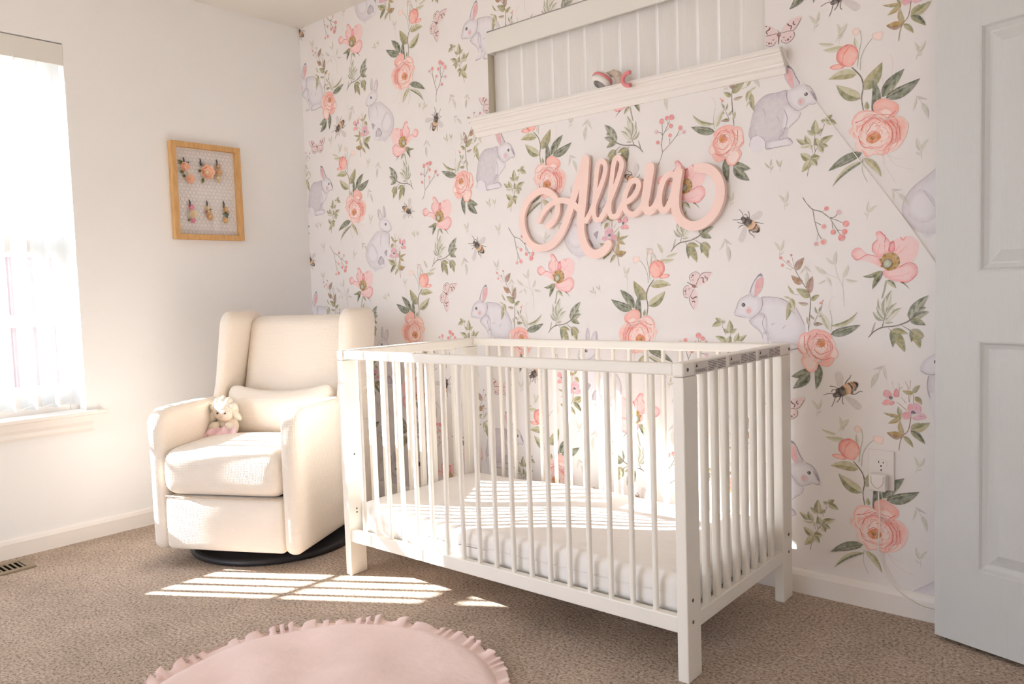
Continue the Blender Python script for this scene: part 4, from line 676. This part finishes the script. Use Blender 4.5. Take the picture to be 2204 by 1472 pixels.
for j in range(NA):
    a = 2*math.pi*j/NA
    ph = a*62+2.6*math.sin(a*5)+2.0*math.sin(a*11+1)+1.5*math.sin(a*23)
    hgt = .0085*(1+.4*math.sin(a*9+2)); 
    for i in range(K+1):
        t = i/K; r = RI-.008+.040*math.sin(t*1.75)+.006*t*math.sin(a*13)
        da = -.0125*t*math.sin(2*ph)
        z = .006+hgt*(1.05+math.sin(ph+.6*t))*math.sin(min(1.57, t*1.9))
        V.append((r*math.cos(a+da), r*math.sin(a+da), z))
for j in range(NA):
    for i in range(K):
        j2 = (j+1) % NA; F.append((j*(K+1)+i, j*(K+1)+i+1, j2*(K+1)+i+1, j2*(K+1)+i))
ru = mesh('ruffle', V, F, M_mat, rug, smooth=True); md = ru.modifiers.new('thick', 'SOLIDIFY'); md.thickness = .0025
# ------------------------------------------------------------------ floor register
M_vent = mat('vent_beige', (150, 134, 112), .5, .35)
M_dark = mat('vent_dark', (22, 16, 10), .9, .05)
vent = tag(empty('floor_vent', (.138, -1.575, 0)), 'beige metal floor vent register beside the baseboard under the window', 'vent')
VX, VY = .068, .142
bx('dark_box', M_dark, vent, -.046, .046, -.118, .118, .0005, .0035, 0)
for a in ((-VX, -.044, -VY, VY), (.044, VX, -VY, VY), (-.044, .044, -VY, -.116), (-.044, .044, .116, VY)): bx('rim', M_vent, vent, a[0], a[1], a[2], a[3], 0, .008, .002)
for k in range(13): bx('louver', M_vent, vent, -.044, .044, -.108+k*.018-.0028, -.108+k*.018+.0028, .003, .0065, 0)
# ------------------------------------------------------------------ framed hair-clip board
M_oak = mat('light_oak', (212, 160, 96), .5, .3); nt = M_oak.node_tree; b = nt.nodes['Principled BSDF']
tc = nt.nodes.new('ShaderNodeTexCoord'); mp = nt.nodes.new('ShaderNodeMapping'); mp.inputs['Scale'].default_value = (30, 30, 6); n_ = nt.nodes.new('ShaderNodeTexNoise'); n_.inputs['Scale'].default_value = 3; n_.inputs['Detail'].default_value = 3
cr = nt.nodes.new('ShaderNodeValToRGB'); cr.color_ramp.elements[0].position = .3; cr.color_ramp.elements[0].color = lin((206, 158, 102))+[1]; cr.color_ramp.elements[1].position = .7; cr.color_ramp.elements[1].color = lin((222, 178, 122))+[1]
nt.links.new(tc.outputs['Object'], mp.inputs[0]); nt.links.new(mp.outputs[0], n_.inputs['Vector']); nt.links.new(n_.outputs[0], cr.inputs[0]); nt.links.new(cr.outputs[0], b.inputs['Base Color'])
M_linen = mat('grey_linen', (236, 231, 229), .9, .05, noise=.05, nscale=60, bump=.3, bscale=300)
M_wire = mat('wire_mesh', (190, 184, 182), .5, .4)
frame = tag(empty('shadow_box', (0, 0, 0)), 'light oak shadow-box frame of floral hair clips on the left wall', 'frame')
FY0, FY1, FZ0, FZ1, FD = -.729, -.388, 1.270, 1.711, .032
ft = .024
def member(pts):  # mitred frame side, pts = outer a, outer b, inner b, inner a in (y,z)
    V = [(.001, y, z) for y, z in pts]+[(FD, y, z) for y, z in pts]
    return MB().add(V, [(0, 1, 2, 3), (7, 6, 5, 4)]+[(i, i+4, (i+1) % 4+4, (i+1) % 4) for i in range(4)]).obj('frame_side', M_oak, frame, bevel=.0012)
Oc = [(FY0, FZ0), (FY1, FZ0), (FY1, FZ1), (FY0, FZ1)]; Ic = [(FY0+ft, FZ0+ft), (FY1-ft, FZ0+ft), (FY1-ft, FZ1-ft), (FY0+ft, FZ1-ft)]
for i in range(4): member([Oc[i], Oc[(i+1) % 4], Ic[(i+1) % 4], Ic[i]])
bx('backing', M_linen, frame, .001, .006, FY0+ft-.002, FY1-ft+.002, FZ0+ft-.002, FZ1-ft+.002, 0)
wm = MB(); cw, chh = .019, .022
ny = int((FY1-FY0-2*ft)/cw)+1; nz = int((FZ1-FZ0-2*ft)/(chh*.75))+1
def hexe(y, z):
    return (.009, y, z)
inside = lambda y, z: FY0+ft <= y <= FY1-ft and FZ0+ft <= z <= FZ1-ft
for j in range(nz):
    for i in range(ny):
        y = FY0+ft+i*cw+(j % 2)*cw/2; z = FZ0+ft+j*chh*.75
        a, b2, c, d = (y, z), (y+cw/2, z+chh*.25), (y+cw, z), (y, z-chh*.5)
        for p0, p1 in ((a, b2), (b2, c), (a, d)):
            if inside(*p0) and inside(*p1): wm.tube([hexe(*p0), hexe(*p1)], .0005, 4, cap=False)
wmo = wm.obj('wire_mesh', M_wire, frame); wmo['kind'] = 'stuff'
def fcol(name, c): return mat(name, c, .8, .15, noise=.06, nscale=80)
M_pch, M_crm, M_grn, M_pnk, M_tan, M_wht, M_tea, M_gold2 = fcol('peach_petal', (252, 202, 174)), fcol('cream_petal', (240, 222, 190)), fcol('felt_leaf', (118, 120, 74)), fcol('pink_petal', (238, 168, 188)), fcol('tan_petal', (226, 188, 152)), fcol('white_petal', (236, 232, 226)), fcol('teal_leaf', (96, 122, 116)), fcol('gold_petal', (236, 202, 150))
M_clip = mat('clip_metal', (96, 92, 100), .4, .5, metal=.6)
def petal_flower(parent, y, z, r, m, mc, x=.013, n=6, rings=2):
    """rosette of cupped petals facing +x with a centre bead"""
    fl = MB()
    for k in range(rings):
        rr = r*(1-.42*k); nn = n if k == 0 else max(4, n-1)
        for i in range(nn):
            a = 2*math.pi*i/nn+.5*k; pw = rr*.62; base_r = rr*.15
            V = []; Fq = []
            for s_ in range(5):
                for t in range(5):
                    u = (s_/4-.5)*2; v = t/4
                    rad = base_r+(rr-base_r)*v*(1-.12*u*u); off = u*pw*math.sin(math.pi*min(1, .25+.65*v))
                    xx = x+.004*k+.35*rr*v*v+.12*rr*u*u
                    V.append((xx, y+rad*math.cos(a)-off*math.sin(a), z+rad*math.sin(a)+off*math.cos(a)))
            for s_ in range(4):
                for t in range(4): Fq.append((s_*5+t, s_*5+t+1, s_*5+t+6, s_*5+t+5))
            fl.add(V, Fq)
    o = fl.obj('flower', m, parent, smooth=True)
    ball('flower_center', mc, o, (x+.007, y, z), (r*.22, r*.24, r*.24), 8, 6)
def felt_leaf(parent, y, z, a, ln, m=None, x=.012):
    V = []; Fq = []
    for i in range(7):
        t = i/6; w = ln*.28*math.sin(math.pi*min(.98, t**.8))
        cy, cz = y+math.cos(a)*ln*t, z+math.sin(a)*ln*t
        V += [(x+.003*t, cy-math.sin(a)*w, cz+math.cos(a)*w), (x+.006*math.sin(3*t), cy, cz), (x+.003*t, cy+math.sin(a)*w, cz-math.cos(a)*w)]
    for i in range(6): Fq += [(i*3, i*3+1, i*3+4, i*3+3), (i*3+1, i*3+2, i*3+5, i*3+4)]
    MB().add(V, Fq).obj('leaf', m or M_grn, parent, smooth=True)
def clip_hook(parent, y, z):
    MB().tube([(.012, y, z), (.016, y+.001, z-.012), (.014, y, z-.03)], .0032, 6, rs=[.002, .0038, .003]).obj('clip', M_clip, parent, smooth=True)
CLIPS = 'floral hair clips in the oak frame'
c = tag(empty('hair_clip'), 'hair clip with orange and white flowers, upper row nearest the window', 'hair clip', CLIPS)
clip_hook(c, -.664, 1.642); petal_flower(c, -.661, 1.598, .024, M_pch, M_tan); petal_flower(c, -.651, 1.572, .019, M_wht, M_tan, .015); petal_flower(c, -.642, 1.546, .023, M_pch, M_tan, .016)
felt_leaf(c, -.668, 1.615, 2.6, .026); felt_leaf(c, -.655, 1.612, .6, .022, M_tea); felt_leaf(c, -.664, 1.582, 3.6, .024); felt_leaf(c, -.656, 1.56, 3.4, .02)
c = tag(empty('hair_clip'), 'hair clip with one large peach rose, middle of the upper row', 'hair clip', CLIPS)
clip_hook(c, -.584, 1.645); petal_flower(c, -.556, 1.584, .036, M_pch, M_crm, .014, 7, 3); petal_flower(c, -.560, 1.613, .018, M_wht, M_crm, .011); felt_leaf(c, -.576, 1.612, 2.2, .022); felt_leaf(c, -.572, 1.556, 4.4, .026); felt_leaf(c, -.58, 1.59, 3.3, .02)
c = tag(empty('hair_clip'), 'slim hair clip with tan and white blossoms, upper row right of the peach rose', 'hair clip', CLIPS)
clip_hook(c, -.503, 1.648); petal_flower(c, -.499, 1.617, .014, M_tan, M_crm); petal_flower(c, -.498, 1.587, .020, M_tan, M_gold2, .014); petal_flower(c, -.502, 1.563, .018, M_crm, M_wht, .013); felt_leaf(c, -.499, 1.604, 4.2, .018, M_gold2); felt_leaf(c, -.503, 1.552, 5.2, .016, M_gold2)
c = tag(empty('hair_clip'), 'hair clip of pink and cream flowers, lower row nearest the window', 'hair clip', CLIPS)
clip_hook(c, -.647, 1.452); petal_flower(c, -.642, 1.418, .015, M_pnk, M_pnk); petal_flower(c, -.636, 1.386, .021, M_crm, M_tan, .015); petal_flower(c, -.648, 1.376, .014, M_wht, M_crm, .013); petal_flower(c, -.638, 1.357, .014, M_pnk, M_pnk, .014); felt_leaf(c, -.65, 1.365, 4.0, .016)
c = tag(empty('hair_clip'), 'hair clip of brown and tan rosettes, middle of the lower row', 'hair clip', CLIPS)
clip_hook(c, -.563, 1.453); petal_flower(c, -.565, 1.418, .013, M_crm, M_tan); petal_flower(c, -.560, 1.402, .014, M_tan, M_crm, .014); petal_flower(c, -.556, 1.378, .020, M_tan, M_gold2, .016); felt_leaf(c, -.556, 1.41, .3, .016); felt_leaf(c, -.565, 1.40, 3.0, .016, M_pnk)
c = tag(empty('hair_clip'), 'hair clip with gold flowers and dark teal leaves, lower row nearest the corner', 'hair clip', CLIPS)
clip_hook(c, -.479, 1.455); petal_flower(c, -.474, 1.418, .013, M_gold2, M_tan); petal_flower(c, -.462, 1.403, .010, M_tan, M_gold2, .014); petal_flower(c, -.476, 1.365, .015, M_gold2, M_crm, .014); felt_leaf(c, -.474, 1.405, 5.6, .026, M_tea); felt_leaf(c, -.468, 1.395, 4.9, .024, M_tea); felt_leaf(c, -.472, 1.40, 3.6, .016)
# ------------------------------------------------------------------ name sign
M_sign = mat('blush_pink_wood', (250, 219, 209), .5, .3)
SIGN = json.loads('''[[0.0244,0.0311,[[1.6075,1.2334],[1.638,1.2562],[1.6551,1.2881],[1.6511,1.326],[1.6255,1.3557],[1.591,1.3707],[1.5496,1.3657],[1.5066,1.3381],[1.4791,1.291],[1.4781,1.2391],[1.5004,1.1856],[1.5414,1.155],[1.5909,1.152],[1.6348,1.1704],[1.6723,1.2076],[1.7012,1.2571],[1.7236,1.3066],[1.7459,1.3615],[1.769,1.4157],[1.7905,1.4613]]],[0.0189,0.0244,[[1.5591,1.2542],[1.5794,1.2823],[1.6131,1.3108],[1.6511,1.3239],[1.6931,1.3227],[1.7288,1.3081],[1.7536,1.2854]]],[0.0367,0.0311,[[1.7915,1.4612],[1.7828,1.3777],[1.7717,1.2979],[1.763,1.2336],[1.7646,1.1886],[1.7817,1.1425],[1.8109,1.1165],[1.8429,1.1147],[1.87,1.1292],[1.885,1.1462]]],[0.02,0.0189,[[1.7873,1.2377],[1.8159,1.2777],[1.8445,1.3309],[1.8729,1.3913],[1.8812,1.4258],[1.8665,1.4482],[1.8477,1.434],[1.837,1.3716],[1.8292,1.3085],[1.8239,1.2649],[1.833,1.24],[1.8539,1.2403],[1.8763,1.2622]]],[0.02,0.0189,[[1.8539,1.2403],[1.8817,1.2796],[1.9117,1.3318],[1.9416,1.3949],[1.9509,1.4286],[1.9357,1.4515],[1.9185,1.4367],[1.9062,1.3717],[1.8969,1.3097],[1.8932,1.2667],[1.9045,1.2439],[1.9282,1.2478],[1.95,1.2771]]],[0.02,0.0211,[[1.9282,1.2478],[1.9525,1.2847],[1.9805,1.2956],[2.0084,1.3178],[2.0203,1.3453],[2.0086,1.3619],[1.9867,1.3567],[1.9675,1.3259],[1.9582,1.2881],[1.968,1.256],[1.9951,1.2439],[2.0226,1.2588],[2.0435,1.2875]]],[0.0367,0.0333,[[2.0661,1.3995],[2.0644,1.3838],[2.0558,1.3394],[2.0472,1.2947]]],[0.0322,0.0244,[[2.0558,1.3394],[2.0457,1.2872],[2.0472,1.2604],[2.0625,1.2495],[2.0825,1.2609],[2.1005,1.2894]]],[0.0211,0.0222,[[2.17,1.3544],[2.1471,1.3671],[2.1235,1.3543],[2.1077,1.3187],[2.1024,1.2779],[2.1104,1.2508],[2.1276,1.2493],[2.1473,1.2772],[2.1651,1.3236],[2.1752,1.363]]],[0.0322,0.0322,[[2.1778,1.3701],[2.1685,1.3232],[2.1632,1.272],[2.1675,1.2345],[2.1877,1.2032],[2.2244,1.1855],[2.2649,1.1914],[2.303,1.2189],[2.3252,1.2598],[2.3297,1.302],[2.3168,1.339],[2.2898,1.3654],[2.2523,1.3747]]]]''')
sg = MB()
def sign_stroke(pts, w0, w1, yf, yb):
    P = crom([(x, z, 0) for x, z in pts], 9); n = len(P); V = []; F = []
    for i, p in enumerate(P):
        d = P[min(i+1, n-1)]-P[max(i-1, 0)]; d.normalize(); t = i/(n-1); w = .5*(w0*(1-t)+w1*t)
        l_, r_ = (p.x-d.y*w, p.y+d.x*w), (p.x+d.y*w, p.y-d.x*w)
        ys = yf-.0005*t; V += [(l_[0], ys, l_[1]), (r_[0], ys, r_[1]), (r_[0], yb+.0003*t, r_[1]), (l_[0], yb+.0003*t, l_[1])]
    for i in range(n-1):
        for k in range(4): F.append((i*4+k, i*4+(k+1) % 4, i*4+4+(k+1) % 4, i*4+4+k))
    F += [(3, 2, 1, 0), tuple((n-1)*4+k for k in range(4))]
    sg.add(V, F)
    for p, w, e_ in ((P[0], w0, .00012), (P[-1], w1, -.0004)):       # rounded ends
        q = [(p.x+.5*w*math.cos(2*math.pi*i/16), p.y+.5*w*math.sin(2*math.pi*i/16)) for i in range(16)]
        sg.prism(q, 1, yf+e_, yb+.0001)
for k, (w0, w1, pts) in enumerate(SIGN): sign_stroke(pts, w0, w1, -.0215-.0006*k, -.0095)
sign = tag(sg.obj('name_sign', M_sign), 'blush pink wooden script name sign reading Alleia on the floral wall', 'sign')
# ------------------------------------------------------------------ baby monitor on the ledge
M_wplas = mat('white_plastic', (236, 230, 226), .3, .5); M_pplas = mat('pink_plastic', (232, 142, 146), .35, .5); M_lens = mat('dark_lens', (70, 60, 62), .15, .6); M_tanp = mat('beige_plastic', (214, 196, 180), .4, .4)
mon = tag(empty('baby_monitor', (1.905, -.026, 1.700), 0), 'white and pink baby monitor camera lying on the window ledge', 'camera')
HM = Matrix.Translation((-.018, -.014, .030)) @ Matrix.Rotation(math.radians(150), 4, 'X') @ Matrix.Rotation(math.radians(-14), 4, 'Y')
MB().lathe([(.0001, -.020), (.022, -.020), (.034, -.014), (.0385, -.006)], 28, HM).obj('camera_head', M_wplas, mon, smooth=True)
MB().lathe([(.0385, -.006), (.0395, .0), (.0385, .006)], 28, HM).obj('pink_band', M_pplas, mon, smooth=True)
MB().lathe([(.0385, .006), (.036, .014), (.029, .020), (.024, .021)], 28, HM).obj('face_ring', M_wplas, mon, smooth=True)
MB().lathe([(.024, .021), (.018, .0185), (.0001, .0185)], 28, HM).obj('lens', M_lens, mon, smooth=True)
MB().tube([(.0, .0, .048), (.020, .002, .050), (.038, .003, .040), (.046, .003, .020), (.046, .003, .007)], .012, 10, rs=[.010, .013, .015, .014, .012]).obj('neck', M_tanp, mon, smooth=True)
dot('hinge_cap', M_tanp, mon, (.040, -.012, .040), .010, 1, .003)
MB().tube([(-.02, .006, .056), (.012, .008, .058), (.032, .006, .052)], .005, 8).obj('antenna', M_tanp, mon, smooth=True)
MB().tube([(.112+.026*math.cos(a), -.041, .004+.022*math.sin(a)) for a in [math.radians(75+i*(210/12)) for i in range(13)]], .0075, 8).obj('clip_foot', M_pplas, mon, smooth=True)
# ------------------------------------------------------------------ cords, outlet, plug
M_cord = mat('white_cord', (240, 234, 228), .5, .3)
cd = crom([(1.955, -.02, 1.707), (1.985, -.012, 1.7035), (2.03, .02, 1.7035), (2.2, .015, 1.7035), (2.4, -.015, 1.7035), (2.53, -.035, 1.7035), (2.548, -.04, 1.690), (2.56, -.02, 1.655), (2.64, -.006, 1.517), (2.76, -.005, 1.335), (2.885, -.005, 1.149), (2.985, -.006, .99), (3.10, -.006, .82), (3.16, -.01, .5), (3.18, -.02, .09), (3.2, -.03, .006)], 5)
tag(MB().tube(cd, .0014, 6).obj('monitor_cord', M_cord, smooth=True), 'thin white cord running diagonally from the ledge down the floral wall', 'cord')
out = tag(empty('wall_outlet', (2.818, 0, .425)), 'white duplex wall outlet on the floral wall beside the door', 'outlet')
bx('cover_plate', M_wplas, out, -.036, .036, -.007, -.0005, -.059, .059, .003, 3)
for z in (.0195, -.0195):
    sk = MB().prism([(.0145*math.cos(a)*1.15, z+.0145*math.sin(a)) for a in [2*math.pi*i/20 for i in range(20)]], 1, -.0085, -.006).obj('socket', M_wplas, out, bevel=.0006)
    for dx, h in ((-.0062, .0045), (.0062, .0038)): bx('slot', M_hole, sk, dx-.001, dx+.001, -.0090, -.008, z+.003-h*.5, z+.003+h, 0)
    MB().prism([(.0024*math.cos(a), z-.007+.0024*math.sin(a)) for a in [2*math.pi*i/10 for i in range(10)]], 1, -.0090, -.008).obj('ground_hole', M_hole, sk)
dot('screw', M_screw, out, (0, -.0072, 0), .0028, 1, .001)
plug = tag(empty('power_adapter', (2.816, 0, .403)), 'white square power adapter plugged into the wall outlet', 'power adapter')
bx('body', M_wplas, plug, -.023, .023, -.040, -.0092, -.036, .014, .005, 3)
arc = crom([(-.017, .010, 0), (-.015, -.012, 0), (0, -.026, 0), (.015, -.012, 0), (.017, .010, 0)], 5)
MB().tube([(p.x, -.0405, p.y) for p in arc], .0009, 4).obj('face_line', M_seam, plug)
cd = crom([(0, -.024, -.036), (0, -.024, -.06), (.001, -.018, -.13), (-.003, -.016, -.225), (.02, -.017, -.29), (.06, -.02, -.332), (.11, -.022, -.358), (.16, -.03, -.362), (.22, -.05, -.385), (.3, -.05, -.396)], 6)
MB().tube(cd, .0019, 6).obj('cord', M_cord, plug, smooth=True)
